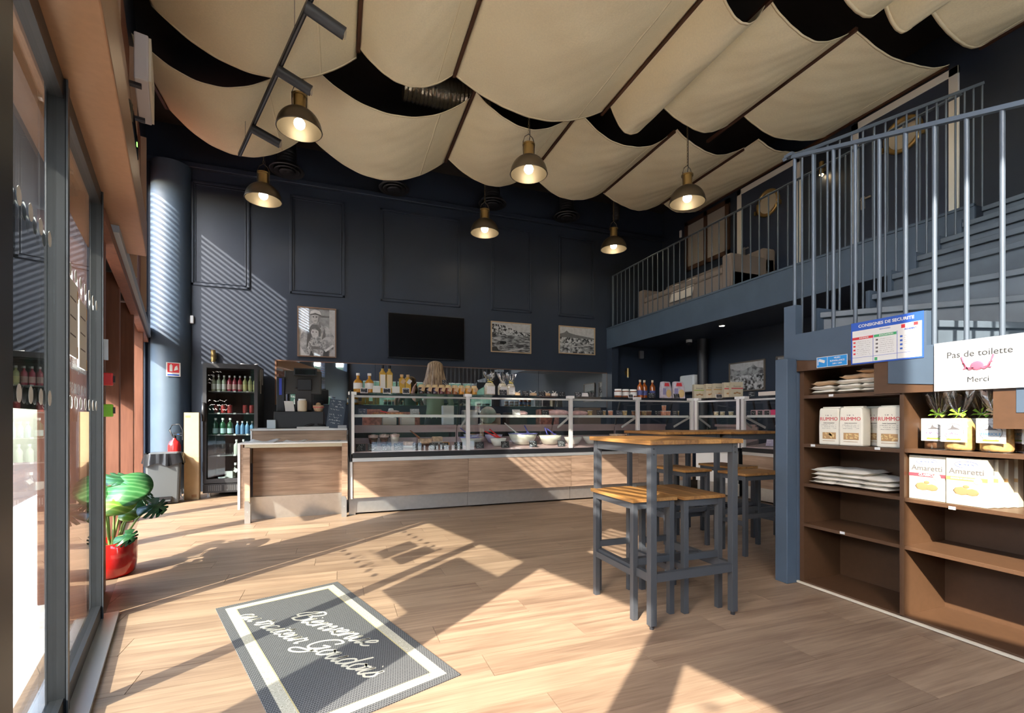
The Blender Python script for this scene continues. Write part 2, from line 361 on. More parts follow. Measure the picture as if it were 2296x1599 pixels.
# ---- shopfront on the left
# solid parts of the left wall: openings let the daylight in
wlft = sroot('wall_left', None, None, 'structure')
def wl_(t0, t1, z0, z1, m=NAVY): sbox(B(), t0, t1, -.16, -.02, z0, z1).obj('wall_panel', m, wlft)
wl_(-6.2,-4.2,0,2.9); wl_(-4.2,-3.2,0,1.42); wl_(-4.2,-3.2,1.86,2.9); wl_(-3.2,-3.04,0,5.5)          # before the door
wl_(-6.2,-5.7,2.9,5.5); wl_(-4.3,-3.2,2.9,5.5); wl_(-5.7,-4.3,5.2,5.5)
wl_(-3.04,-2.0,3.35,5.5); wl_(-2.0,-.3,2.62,3.6); wl_(-2.0,-.3,4.75,5.5); wl_(-.3,.6,2.62,5.5)     # above the door
wl_(.6,5.4,4.55,5.5); wl_(.6,3.89,2.45,4.55); wl_(5.25,5.45,0,4.55)
can = struct(sbox(B(), -3.2, 5.45, -.47, -.02, 2.36, 2.45).obj('trim_canopy', DARK)); can.location = P0; can.rotation_euler = (0,0,U_ANG)
# lower far bay: deep red-brown mullions with glass between them
w1 = sroot('window_1', 'lower shop window with deep red-brown wooden mullions', 'window', 'structure')
for t, off in ((.52,-.02),(1.83,-.045),(3.1,-.025),(4.35,0)):
    sbox(B(), t-.045, t+.045, off-.30, off, 0, 2.34).obj('mullion', WOODRED, w1, bevel=.006)
    sbox(B(), t-.049, t-.046, off-.155, off-.145, .05, 2.3).obj('shadow_joint', BLACK, w1)
sbox(B(), .03, .475, -.12, -.05, 0, 2.34).obj('wood_panel', WOODRED, w1)
for a, c in ((.565,1.785),(1.875,3.055),(3.145,4.305),(4.395,5.25)):
    sbox(B(), a, c, -.205, -.195, .08, 1.34 if 1.8 < a < 3 else 2.34).obj('pane', GLASS, w1)
    if a < 3: sbox(B(), max(a, 1.2), c, -.225, -.175, 1.34, 2.34).obj('sun_block_panel', WOODRED, w1)  # added hidden panel that keeps the sun off the cash desk recess
    sbox(B(), a, c, -.24, -.16, 0, .08).obj('bottom_rail', WOODRED, w1)
sbox(B(), .5, 5.25, 0.0, .05, 2.29, 2.38).obj('sill_bar', mat('grey_blue_sill_paint', (.30,.34,.40), .5), w1)
sbox(B(), .1, 5.25, -.05, .02, 2.22, 2.29).obj('soffit_board', WOODRED, w1)
# upper far bay: louvres, shut along the door side and open towards the column
w2 = sroot('window_2', 'upper window with horizontal red-brown louvre slats', 'window', 'structure')
LOUV = mat('red_brown_louvre_lacquer', (.24,.09,.055), .45)
Mx = Matrix.Rotation(R(8), 3, 'X')
for a, c, tilt in ((.62,3.88,False),(3.92,5.25,True)):
    me = MB()
    if tilt: me.rbox(((a+c)/2, .07, 0), (c-a, .055, .007), Mx)
    else: me.box(a, c, -.006, .004, -.036, .036)
    me = me.mesh('slat', LOUV)
    for k in range(26): link('slat', me, w2, loc=(0, 0 if tilt else .012, 2.50+k*.08))
for t in (.6, 2.2, 3.9): sbox(B(), t-.02, t+.02, -.01, .05, 2.42, 4.55).obj('mullion', mat('pale_brown_mullion', (.42,.28,.19), .5), w2)
# louvres over the door and plain clerestory panes further on, out of the picture
w3 = sroot('window_3', 'louvred window above the entrance', 'window', 'structure')
for a, c, z0, n in ((-3.04,-2.02,2.50,11),(-2.0,-.3,3.65,14)):
    me = MB().rbox(((a+c)/2, .07, 0), (c-a, .055, .007), Mx).mesh('slat', LOUV)
    for k in range(n): link('slat', me, w3, loc=(0, 0, z0+k*.08))
# automatic sliding door: header, posts, leaves
d1 = sroot('door_1', 'automatic glass sliding door with dark grey frame', 'door', 'structure')
DGREY = mat('dark_grey_door_profile', (.012,.013,.014), .45)
sbox(B(), -2.02, 1.12, -.08, .165, 2.335, 2.60).obj('header_box', BRONZE, d1, bevel=.006)
sbox(B(), -2.02, 1.10, -.135, -.085, 2.30, 2.60).obj('guide_track', BLACK, d1)
for k in range(6): sbox(B(), -.9+k*.33, -.87+k*.33, -.083, -.07, 2.325, 2.345).obj('track_screw', ALU, d1)
for a, c, o0, o1 in ((-.035,.03,-.03,.02),(-1.07,-1.0,-.035,.022),(-1.90,-1.74,-.05,.02)):
    sbox(B(), a, c, o0, o1, 0, 2.335).obj('door_post', DGREY, d1, bevel=.004)
    sbox(B(), a-.006, a+.008, o1, o1+.005, .02, 2.33).obj('edge_seal', STEELG, d1)
for a, c in ((-1.74,-1.07),(-1.0,-.035)):
    sbox(B(), a, c, -.012, -.004, .09, 2.28).obj('pane', GLASSD, d1)
    sbox(B(), a, c, -.03, .015, .02, .09).obj('bottom_rail', DGREY, d1)
    sbox(B(), a, c, -.03, .015, 2.26, 2.335).obj('top_rail', DGREY, d1)
sbox(B(), -3.1, .05, -.10, .085, -.003, .018).obj('threshold', ALU, d1)
dot = MB().cyl((0,-.0035,0),(0,-.0025,0), .026, 14).mesh('safety_dot', mat('frosted_dot', (.62,.63,.62), .7))
for z in (1.17, 1.70):
    for k in range(13):
        t = -1.60 + k*.125
        if -1.13 < t < -.95 or t > -.07: continue
        link('safety_dot', dot, d1, loc=(t, .0, z))
# shutter box above the header, exit sign, sensor
tag(o := sbox(B(), -2.6, 1.9, -.02, .085, 3.12, 3.40).obj('roller_shutter_box', BRONZE, bevel=.006), 'upper brown metal shutter box above the door header', 'shutter box'); o.location = P0; o.rotation_euler = (0,0,U_ANG)
# ------------------------------------------------------------------ refrigerated display counter
PINKL = mat('rosy_steel_deck', (.60,.44,.44), .35, metal=.35)
LEDM = mat('rosy_led_tube', (1,.8,.8), .5, emit=(1.0,.62,.62), estr=1.5)
def counter(name, label, loc, rz, joints, depth=.95, end=False, white=False):
    """display counter in its own axes: x along the front, y into the depth; joints are the module limits"""
    t = thing(name, label, 'display counter', loc, rz); x0, x1 = joints[0], joints[-1]
    for a, c in zip(joints, joints[1:]):
        B().box(a+.002, c-.002, 0, .03, .195, .61).obj('front_panel', WHITE if white else COUNTERW, t)
        B().box(a+.002, c-.002, .045, .065, .02, .192).obj('kick_plate', STEEL, t)
        g = B().box(a+.024, c-.024, .012, .020, .715, 1.395).obj('front_pane', GLASS, t)
        B().box(a+.02, c-.02, .08, .50, 1.135, 1.143).obj('glass_shelf', GLASS, t)
        B().box(a+.02, c-.02, .06, .085, 1.122, 1.155).obj('shelf_edge', ALUW, t)
        B().prism([(.035,.70),(.035,.722),(.62,.79),(.62,.70)], a+.004, c-.004, axis=0).obj('display_deck', PINKL, t)
        B().box(a+.004, c-.004, .015, .62, 1.398, 1.410).obj('top_pane', GLASS, t)
        B().box(a+.02, c-.02, .012, .05, 1.352, 1.374).obj('lamp_rail', ALUW, t)
        B().cyl((a+.05,.075,1.362),(c-.05,.075,1.362), .005, 8).obj('led_tube', LEDM, t)
        B().box(a+.004, c-.004, .62, .66, .70, .985).obj('rear_panel', PINKL, t)
        B().box(a+.02, c-.02, .612, .62, .86, .925).obj('air_slot', BLACK, t)
        B().box(a+.004, c-.004, .60, depth, .985, 1.02).obj('work_shelf', PINKL, t)
    B().box(x0, x1, -.012, .035, .655, .712).obj('bumper_rail', BLACK, t, bevel=.004)
    B().box(x0, x1, -.004, .03, .612, .653).obj('trim_rail', ALU, t)
    B().box(x0+.01, x1-.01, .07, depth, .02, .69).obj('carcass', DARK, t)
    for x in joints:
        b = B().box(x-.022, x+.022, -.005, .045, .70, 1.40); b.obj('glass_post', ALUW, t, bevel=.003)
        B().box(x-.045, x+.045, -.008, .075, 1.378, 1.414).obj('post_cap', WHITEG, t, bevel=.003)
        B().bar((x,.05,1.13),(x,.42,.98), .012, .03).obj('shelf_bracket', ALUW, t)
        B().bar((x,.47,1.36),(x,.60,1.02), .018, .03).obj('rear_strut', DARK, t)
    if end:
        B().box(x0-.03, x0-.012, -.01, depth, .62, 1.43).obj('end_panel', BLACK, t)
        B().box(x0-.03, x0, -.012, .06, .19, .612).obj('end_trim', WHITE, t)
        B().box(x0-.035, x0+.035, .03, .06, .0, .192).obj('foot_plate', STEEL, t)
    return t
JM = [.137, 1.50, 2.93, 4.0, 4.96]
ct = counter('display_counter', 'long glass-fronted food display counter with brown oak front panels', (0, 5.645, 0), 0, JM, end=True)
counter('display_counter', 'narrow white-fronted corner section of the glass display counter', (4.985, 5.645, 0), math.atan2(-.645,.22), [.03, .655], depth=.55, white=True)
counter('display_counter', 'glass display counter section returning towards the brown shelves', (5.2, 4.98, 0), R(-90), [.03, .72, 1.45], depth=.85)
TOPZ = 1.412

# ---- cash desk
cd = thing('cash_desk', 'two-level oak cash desk with white edges and an open recess', 'desk', (-.99, 5.60, 0))
WD = 1.075
B().box(.0, .035, .0, .62, .16, .83).obj('side_panel', COUNTERW, cd); B().box(-.012, .012, -.012, .0, .15, .845).obj('side_edge', WHITE, cd)
B().box(.036, .10, 0, .03, .16, .80).obj('front_stile', COUNTERW, cd)
B().box(WD-.06, WD, .0, .62, .19, .83).obj('side_panel', COUNTERW, cd)
B().box(.10, WD-.06, .19, .215, .25, .79).obj('recess_panel', COUNTERW, cd)
B().prism([(.20,.0),(.165,.25),(.185,.25),(.22,.0)][::-1], .07, WD-.05, axis=0).obj('steel_skirt', STEEL, cd)
B().box(-.012, WD, -.015, .40, .832, .848).obj('lower_top', WHITE, cd, bevel=.002); B().box(.05, WD-.06, 0, .02, .795, .832).obj('top_edging', CREAMB, cd)
for x in (.05, WD-.065): 
    f = B().prism([(x,0),(x+.055,0),(x+.055,.20),(x+.035,.235),(x,.235)], -.006, .05, axis=1).obj('steel_foot', STEEL, cd)
    B().cyl((x+.028,-.008,.12),(x+.028,-.005,.12), .006, 8).obj('screw', ALU, f)
B().box(.045, .06, .385, .95, .60, .98).obj('upper_side', WHITE, cd)
B().box(.06, WD-.005, .40, .425, .60, .965).obj('upper_front', COUNTERW, cd)
B().box(.04, WD, .385, .98, .968, .99).obj('upper_top', WHITE, cd, bevel=.002)
B().box(.08, WD-.03, .43, .95, .02, .966).obj('carcass', DARK, cd)

# ---- things on the cash desk (upper top at z .99, y 5.99-6.58)
ZD = .991
def paper(name, label, pts, z, m=PAPER, h=.004, wav=.006, loc=(0,0,0), group=None, cat='paper'):
    """a loose sheet: quadrilateral that curls a little"""
    a, b_, c, d = [Vector((*p, 0)) for p in pts]
    def fn(u, v):
        p = a.lerp(b_, u).lerp(d.lerp(c, u), v); return (p.x, p.y, z + wav*(math.sin(3*u+v*2)**2)*v)
    o = B().grid(fn, 6, 6).obj(name, m, solid=.0012); return tag(o, label, cat, group)
paper('paper_sheet', 'curled white sheets at the outer end of the lower cash desk', [(-.93,5.62),(-.66,5.61),(-.62,5.86),(-.90,5.88)], .8495, wav=.035)
paper('paper_sheet', 'white leaflet lying mid way on the lower cash desk', [(-.60,5.62),(-.38,5.60),(-.34,5.84),(-.56,5.87)], .8495, wav=.018)
paper('paper_sheet', 'grey printed sheet lying near the glass counter on the lower cash desk', [(-.33,5.61),(-.02,5.63),(.03,5.84),(-.28,5.83)], .8495, mat('grey_print_paper',(.5,.5,.48),.8), wav=.008)
# till: cash drawer, screen on a stand seen from behind, customer display, printer
till = thing('cash_register', 'black till with a tilted screen seen from behind on a cash drawer', 'cash register', (-.42, 6.28, ZD))
B().box(-.30,.24,-.20,.22,0,.20).obj('cash_drawer', BLACK, till, bevel=.006)
B().box(-.09,.11,-.02,.12,.20,.50).obj('stand', mat('charcoal_plastic',(.035,.03,.03),.5), till, bevel=.02)
B().rbox((.0,.03,.56),(.42,.035,.30), Matrix.Rotation(R(-14),3,'X')).obj('screen_back', mat('dark_grey_plastic',(.06,.062,.06),.45), till, bevel=.015)
B().box(-.06,.10,-.05,.0,.46,.60).obj('hinge_cover', BLACK, till, bevel=.01)
cdp = B().box(-.10,.16,-.055,-.02,.64,.73).obj('customer_display', BLACK, till, bevel=.005); B().box(-.085,.145,-.0565,-.0553,.652,.718).obj('display_window', mat('smoked_glass',(.01,.01,.012),.08), cdp)
B().box(-.29,-.20,-.03,.08,.20,.62).obj('receipt_printer', BLACK, till, bevel=.01); B().box(-.262,-.232,-.035,-.031,.40,.60).obj('printer_light', mat('blue_led_label',(.03,.06,.5),.4), till)
q = thing('chalkboard', 'slate menu board with white handwriting leaning beside the glass counter', 'chalkboard', (-.06, 6.08, ZD))
M_ = Matrix.Rotation(R(-12),3,'X') @ Matrix.Rotation(R(7),3,'Y')
bd = B().box(-.095,.095,-.006,.006,0,.36).obj('slate', mat('slate_blue_board',(.06,.085,.12),.6), q); bd.rotation_euler = M_.to_euler()
b = B()
for k in range(9): 
    if k != 4: scribble(b, -.08, .04+.035*((k*7) % 3)/2, .335-k*.034, .02, -.0068, 30+k, .003)
b.obj('handwriting', CHALK, bd)
def lathe_thing(name, label, cat, prof, m, loc, group=None, n=16): return tag(B().lathe(prof, n=n).obj(name, m, loc=loc), label, cat, group)
jar = thing('jar', 'beige lidded jar standing on the till drawer', 'jar', (-.42, 6.13, ZD+.201))
B().lathe([(.0,0),(.05,0),(.053,.01),(.053,.12),(.042,.135)], n=18).obj('body', mat('cream_ceramic',(.68,.58,.42),.5), jar); B().lathe([(.044,.13),(.044,.15),(0,.152)], n=18).obj('lid', WHITEG, jar)
tag(B().prism([(-.05,0),(.05,0),(.035,.12),(-.065,.12)], -.001,.001, axis=1).obj('price_list', PAPER, loc=(-.55,6.10,ZD+.202)), 'small white printed list beside the beige jar', 'paper')
bs = thing('gift_basket', 'small wicker basket with a red ribbon on the till', 'basket', (-.24, 6.13, ZD+.201))
B().lathe([(0,0),(.045,0),(.065,.07),(.06,.075),(.04,.01)], n=16).obj('bowl', mat('wicker',(.55,.38,.24),.8,var=.3,scale=90), bs); B().tube([(.062*math.cos(a),.062*math.sin(a),.05) for a in [2*math.pi*i/16 for i in range(16)]], .005, 6, True).obj('ribbon', mat('pink_ribbon',(.7,.12,.14),.5), bs)
B().ell((.0,0,.085),(.03,.03,.025)).obj('filling', KRAFT, bs)
tag(B().box(-.045,.045,-.03,.03,0,.10).obj('tissue_box', mat('pale_blue_box',(.55,.66,.74),.6), loc=(-.74,6.05,ZD), bevel=.004), 'small pale blue and white box on the cash desk', 'box')
tag(B().box(-.20,.15,-.09,.09,0,.02).obj('leaflet_pile', PAPER, loc=(-.27,6.09,ZD-.0005)), 'flat pile of white leaflets on the cash desk', 'paper')
tag(B().tube([(-.10,0,.0),(-.04,-.03,.02),(.02,.02,.03),(.09,-.02,.02),(.13,.02,.008)], .011, 8).obj('cable', BLACK, loc=(-.29,6.08,ZD+.022)), 'black cable coiled on the leaflets', 'cable')
tag(B().box(-.05,.05,-.04,.04,0,.035).obj('card_holder', mat('grey_card_holder',(.42,.43,.44),.6), loc=(.03,6.04,ZD)), 'grey card holder beside the slate board', 'card holder')
# back work surface behind the till, with a green bottle
wt = thing('side_worktop', 'dark side cabinet with a wooden top behind the till', 'cabinet', (-.95, 7.5, 0))
B().box(0,.62,.0,.75,0,.98).obj('body', BLACK, wt); B().box(-.01,.63,-.012,.76,.98,1.0).obj('worktop', mat('pale_wood_edge',(.5,.36,.22),.5), wt)
def bottle(name, label, loc, h, r, glassm, liq=None, cap=None, lab=None, group=None, neck=.35, labz=(.2,.55), square=False, tagm=None, shoulder=.62):
    """bottle > body, cap, paper label"""
    t = thing(name, label, 'bottle', loc, 0, group); n = 4 if square else 14; k = 1.2 if square else 1.
    pr = [(0,0),(r*.95,0),(r,h*.03),(r,h*shoulder),(r*.82,h*(shoulder+.07)),(r*neck,h*(shoulder+.17)),(r*neck,h*.93)]
    if square:
        o = B().box(-r,r,-r,r,0,h*shoulder).lathe([(r*1.2,h*shoulder),(r*neck,h*(shoulder+.1)),(r*neck,h*.93)], n=10).obj('body', glassm, t, bevel=.003)
    else: B().lathe(pr, n=n).obj('body', glassm, t)
    if cap: B().cyl((0,0,h*.88),(0,0,h), r*neck*1.25, 10).obj('cap', cap, t)
    if lab:
        if square: B().box(-r*.8,r*.8,-r-.0015,-r-.0005,h*labz[0],h*labz[1]).obj('paper_label', lab, t)
        else: B().lathe([(r*1.012,h*labz[0]),(r*1.012,h*labz[1])], n=14).obj('paper_label', lab, t)
    if tagm: B().rbox((.012,-r-.008,h*.62),(.045,.002,.055), Matrix.Rotation(R(35),3,'Y')).obj('kraft_tag', tagm, t)
    return t
AMBER = mat('amber_oil', (.55,.25,.02), .12, coat=.5); AMBER2 = mat('golden_oil', (.62,.38,.06), .12, coat=.5)
GRNB = mat('green_bottle_glass', (.015,.07,.03), .1, coat=.6); CLRB = mat('cloudy_bottle_glass', (.45,.47,.42), .12, coat=.5)
bottle('bottle', 'green glass bottle with pale cap on the side cabinet behind the till', (-.72,7.62,1.0), .26, .036, GRNB, cap=WHITEG, lab=mat('grey_label',(.5,.5,.47),.7))
tag(B().box(-.12,.12,-.09,.09,0,.11).obj('glass_crate', GLASS, loc=(-.70,7.75,1.0)), 'low clear plastic tray behind the green bottle', 'tray')

# ---- goods on top of the counter (local front y 5.645)
YT = 5.86
WLAB = mat('white_bottle_label', (.78,.76,.70), .7)
for k, x in enumerate((.205, .335)):
    bottle('oil_bottle', ('first' if k == 0 else 'second') + ' squat amber bottle with white sealed neck from the chalkboard', (x, YT, TOPZ), .235, .052, AMBER, cap=WHITEG, lab=WLAB, labz=(.2,.5), group='squat amber bottles on the counter', shoulder=.55)
for k, x in enumerate((.487, .568)):
    bottle('oil_bottle', ('tall square golden oil bottle, the one nearer the squat bottles' if k == 0 else 'tall square golden oil bottle, the one nearer the tagged bottles'), (x, YT, TOPZ), .34, .036, AMBER2, cap=BLACK, lab=WLAB if k == 0 else mat('yellowish_bottle_label',(.7,.58,.35),.7), labz=(.18,.66), square=True, neck=.45, shoulder=.72, group='tall oil bottles on the counter')
for k, x in enumerate((.715, .79)):
    bottle('oil_bottle', ('slim golden bottle with a big kraft tag' if k == 0 else 'slim golden bottle with a small kraft tag') + ' on the counter', (x, YT, TOPZ), .235, .034, AMBER2, cap=KRAFT, tagm=KRAFT if k == 0 else PAPER, square=True, neck=.5, shoulder=.75, group='slim tagged oil bottles on the counter')
def card(name, label, loc, w=.10, h=.07, seed=0, m=CHAL, lean=-14, frame=None, lines=3, group=None, rz=0., ink=CHALK):
    t = thing(name, label, 'price card', loc, rz, group)
    o = B().box(-w/2,w/2,-.002,.002,0,h).obj('card', m, t); o.rotation_euler = (R(lean),0,0)
    if frame:
        b = B()
        for (a,c,d,e) in ((-w/2-.006,w/2+.006,-.006,0),(-w/2-.006,w/2+.006,h,h+.006),(-w/2-.006,-w/2,0,h),(w/2,w/2+.006,0,h)): b.box(a,c,-.004,.004,d,e)
        b.obj('card_frame', frame, o)
    b = B()
    for k in range(lines): scribble(b, -w*.42, w*(.40-.1*((seed+k) % 3)), h*(.84-k*.68/max(1,lines-1)) if lines > 1 else h*.5, h*.16, -.0026, seed*11+k, .0028)
    b.obj('handwriting', ink, o); return t
card('price_card', 'white-framed price card before the squat amber bottles', (.27,YT-.10,TOPZ), .075,.05,1,frame=WHITEG,lines=2)
card('price_card', 'white-framed price card before the tall oil bottles', (.53,YT-.10,TOPZ), .08,.055,2,frame=WHITEG,lines=2)
card('price_card', 'white-framed price card before the slim tagged bottles', (.755,YT-.10,TOPZ), .07,.06,3,frame=WHITEG,lines=2)
PALEC = mat('pale_green_card',(.72,.75,.70),.7)
tag(B().box(-.045,.045,-.002,.002,0,.085).obj('blank_card', PALEC, loc=(.415,YT-.05,TOPZ)), 'blank pale card between squat and tall bottles', 'card')
tag(B().box(-.045,.045,-.002,.002,0,.085).obj('blank_card', PALEC, loc=(.64,YT-.05,TOPZ)), 'blank pale card between tall and slim bottles', 'card')
JAMS = [((.02,.012,.014),'blackcurrant'),((.022,.012,.014),'dark plum'),((.03,.012,.03),'deep violet'),((.10,.018,.025),'dark red'),((.22,.05,.02),'brick red'),((.38,.13,.03),'rusty orange'),((.62,.26,.03),'bright orange'),((.66,.30,.04),'light orange'),((.62,.32,.05),'golden orange')]
JCAP = mat('cream_jar_cloth',(.72,.55,.30),.85)
for k, (c, nm) in enumerate(JAMS):
    x = .955 + k*.085
    t = thing('jam_jar', '%s jam jar with a cloth cap in the row behind the counter\'s first post' % nm, 'jar', (x, YT, TOPZ), 0, 'jam jars with cloth caps')
    B().lathe([(0,0),(.036,0),(.039,.006),(.039,.08),(.034,.09)], n=14).obj('jar_body', mat('jam_%d' % k, c, .12, coat=.6), t)
    B().lathe([(.048,.082),(.040,.096),(.036,.10),(.034,.118),(0,.122)], n=14).obj('cloth_cap', JCAP, t)
    B().rbox((.014,-.044,.06),(.042,.002,.05), Matrix.Rotation(R(24),3,'Y')).obj('paper_tag', KRAFT, t)
card('price_card', 'black price card standing on the jam jars', (1.26,YT+.0,TOPZ+.123), .085,.065,4)
# cellophane gift bags
CELLO = glass('cellophane', (.96,.97,.96), 1.5, .10)
def cellobag(label, loc, w, h, fill, ribbon, paperm=PAPER, seed=1, group=None, rz=0., lab=True):
    t = thing('gift_bag', label, 'gift bag', loc, rz, group); rr = random.Random(seed); hb = h*.58
    B().lathe([(0,.004),(w*.46,.004),(w*.5,h*.06),(w*.48,hb*.75),(w*.34,hb*.95),(0,hb*.97)], n=12, sy=.7).obj('filling', fill, t)
    def fn(u, v):
        a = 2*math.pi*u; z = h*v; r = w*.53
        if z > hb*.75: r = w*(.53-.40*min(1,(z-hb*.75)/(hb*.33)))
        if z > hb*1.1: r = w*(.13+.42*((z-hb*1.1)/(h-hb*1.1))**.8)*(1+.28*math.sin(a*7+seed))
        zz = z + (.02*math.sin(a*5+seed) if v > .95 else 0)
        return (r*math.cos(a), r*.72*math.sin(a), zz)
    B().grid(fn, 42, 14).obj('cellophane', CELLO, t)
    rb = B()
    for k in range(6):
        a = k*math.pi/3+.3; L_ = w*.30
        rb._add([(0,-w*.10,hb*1.08),(L_*math.cos(a)-.006,-w*.17,hb*1.08+L_*.7*math.sin(a)),(L_*math.cos(a)+.006,-w*.17,hb*1.08+L_*.7*math.sin(a)+.01)], [(0,1,2)])
    rb.tube([(w*.15*math.cos(a),w*.11*math.sin(a),hb*1.07) for a in [2*math.pi*i/12 for i in range(12)]], .006, 6, True).obj('ribbon', ribbon, t)
    if lab: 
        l = B().box(-w*.36,w*.36,-w*.40,-w*.395,h*.06,h*.40).obj('paper_label', paperm, t)
        b = B(); scribble(b, -w*.2, w*.2, h*.2, h*.05, -w*.402, seed, .003); b.obj('print', GREYINK, l)
    return t
YEL = mat('yellow_ribbon',(.75,.62,.12),.5); SILV = mat('silver_ribbon',(.6,.58,.5),.4)
WFILL = mat('white_sweets',(.78,.72,.58),.6,var=.2,scale=60)
cellobag('white cellophane bag with yellow ribbon on the counter', (1.845,YT,TOPZ), .15, .29, WFILL, YEL, seed=3)
cellobag('cellophane bag with pale ribbon beside the yellow-ribboned bag', (2.03,YT+.02,TOPZ), .13, .29, WFILL, SILV, seed=5)
cellobag('cellophane bag with white label, third of the bags on the counter', (2.135,YT-.01,TOPZ), .12, .275, WFILL, YEL, seed=8)
card('price_card', 'black price card leaning between the cellophane bags', (1.99,YT-.13,TOPZ), .10,.07,5)
for k, x in enumerate((2.22, 2.455, 2.66, 2.775)):
    t = thing('soap_bundle', ('small kraft sachet tied with string, number %s from the cellophane bags' % ('one','two','three','four')[k]), 'sachet', (x,YT-.02,TOPZ), .2*k, 'tied sachets on the counter')
    B().box(-.04,.04,-.03,.03,0,.042).obj('sachet', KRAFT if k < 3 else PAPER, t, bevel=.008); B().tube([(-.05,0,.07),(-.012,0,.044),(.012,0,.044),(.05,.01,.066)], .006, 6).obj('string_bow', PAPER, t)
for k, x in enumerate((2.33, 2.57, 2.87, 3.12, 3.34)):
    card('price_card', 'black slate price card with chalk writing, %s after the cellophane bags' % ('first','second','third','fourth','last')[k], (x,YT-.06,TOPZ), .10,.065,20+k, lines=3)
tag(B().prism([(0,0),(.09,0),(.078,.055),(.012,.055)], -.02,.02,axis=1).obj('card_tent', PAPER, loc=(3.19,YT-.04,TOPZ)), 'white tent card between two slate price cards', 'card')
SPR = mat('chocolate_spread',(.18,.055,.02),.2,coat=.5)
for k, x in enumerate((3.80, 3.93, 4.06)):
    t = thing('spread_jar', '%s of three white-lidded brown spread jars' % ('first','middle','last')[k], 'jar', (x,YT,TOPZ), 0, 'spread jars with white lids')
    B().lathe([(0,0),(.052,0),(.054,.01),(.054,.095),(.046,.105)], n=16).obj('jar_body', SPR, t); B().lathe([(.055,.03),(.055,.085)], n=16).obj('paper_label', PAPER, t); B().lathe([(.05,.10),(.05,.125),(0,.127)], n=16).obj('lid', WHITEG, t)
card('price_card', 'white-framed price card before the spread jars', (3.96,YT-.09,TOPZ), .07,.045,31,frame=WHITEG,lines=1)
SYR = mat('amber_syrup',(.30,.07,.01),.15,coat=.5); BLUL = mat('blue_fruit_label',(.07,.09,.25),.6,var=.6,scale=50)
for k, x in enumerate((4.18, 4.28, 4.40)):
    bottle('syrup_bottle', '%s of three amber syrup bottles with blue labels' % ('first','middle','last')[k], (x,YT+.03*(k==1),TOPZ), .27, .042, SYR, cap=mat('pale_gold_cap',(.55,.45,.3),.4), lab=BLUL, labz=(.16,.42), group='syrup bottles with blue labels')
card('price_card', 'black price card before the syrup bottles', (4.31,YT-.11,TOPZ), .12,.075,33)
BLUB = mat('biscuit_bag_film',(.50,.46,.52),.35,var=.25,scale=16)
def foilbag(label, loc, w, h, d, rz=0., m=BLUB, group=None):
    t = thing('biscuit_bag', label, 'biscuit bag', loc, rz, group)
    B().prism([(-w/2,0),(w/2,0),(w*.47,h*.62),(w*.30,h),(-w*.42,h),(-w*.5,h*.62)], -d/2, d/2, axis=1).obj('bag_film', m, t, bevel=.012)
    f = B().prism([(-w*.30,h*.72),(w*.22,h*.72),(w*.15,h*.92),(-w*.25,h*.92)], -d/2-.002, -d/2-.001, axis=1).obj('red_badge', REDINK, t)
    B().ell((w*.16,-d/2,h*.30),(w*.26,.004,h*.24), 12, 6).obj('biscuit_print', mat('biscuit_yellow',(.62,.45,.20),.7), t); B().box(-w*.44,-w*.12,-d/2-.002,-d/2-.001,h*.22,h*.6).obj('blue_panel', mat('lavender_print',(.25,.24,.42),.6), t)
    return t
foilbag('lavender biscuit bag nearer the syrup bottles', (4.64,YT,TOPZ), .19, .255, .07, R(4)); foilbag('lavender biscuit bag nearer the cream cartons', (4.86,YT-.02,TOPZ), .20, .26, .07, R(-8))
card('price_card', 'black price card between the two biscuit bags', (4.745,YT-.13,TOPZ), .10,.07,34)
# cream biscuit cartons on the corner
def carton(label, loc, rz, w, h, d, stripe, group, words=None, foot=None):
    t = thing('biscuit_carton', label, 'carton', loc, rz, group)
    B().box(-w/2,w/2,-d/2,d/2,0,h).obj('box', CREAMB, t, bevel=.002)
    B().box(-w/2+.0005,w/2+.0006,-d/2-.0012,-d/2-.0004,h*.55,h*.62).obj('colour_band', stripe, t)
    text('Amaretti', w*.20, GREYINK, t, (0,-d/2-.001,h*.72), sx=.9)
    b = B()
    for k in range(3): b.ell((-w*.2+k*w*.2,-d/2-.0006,h*.26+.01*(k % 2)),(w*.12,.0008,h*.055),10,4)
    b.obj('biscuit_print', TANINK, t); return t
GRNS = mat('olive_band',(.32,.42,.10),.6); BRNS = mat('caramel_band',(.45,.27,.10),.6); REDS = mat('crimson_band',(.55,.06,.08),.6)
AG = 'cream biscuit cartons on the corner of the counter'
for lb, x, y, a, s_ in (('front cream carton with an olive band', 5.14, 5.72, -6, GRNS), ('rear cream carton with an olive band', 5.24, 5.80, -6, GRNS),
                     ('rear cream carton with a caramel band', 5.22, 5.56, -6, BRNS), ('front cream carton with a caramel band', 5.27, 5.46, -6, BRNS),
                     ('rear cream carton with a crimson band', 5.27, 5.26, -5, REDS), ('front cream carton with a crimson band', 5.31, 5.17, -5, REDS)):
    carton(lb + ' on the counter corner', (x,y,TOPZ), R(a-12), .17, .215, .07, s_, AG)
card('price_card', 'white-framed price card before the caramel-banded cartons', (5.21,5.38,TOPZ), .08,.05,36,frame=WHITEG,lines=1, rz=R(-20))
tr = thing('bread_tray', 'shallow white tray of sausages and bread sticks on the returning counter', 'tray', (5.50,4.62,TOPZ), R(-90))
B().box(-.25,.25,-.10,.14,0,.012).box(-.25,.25,-.10,-.09,.012,.06).box(-.25,.25,.13,.14,.012,.06).box(-.25,-.24,-.09,.13,.012,.06).box(.24,.25,-.09,.13,.012,.06).obj('tray_body', mat('pale_tray',(.66,.60,.52),.5), tr)
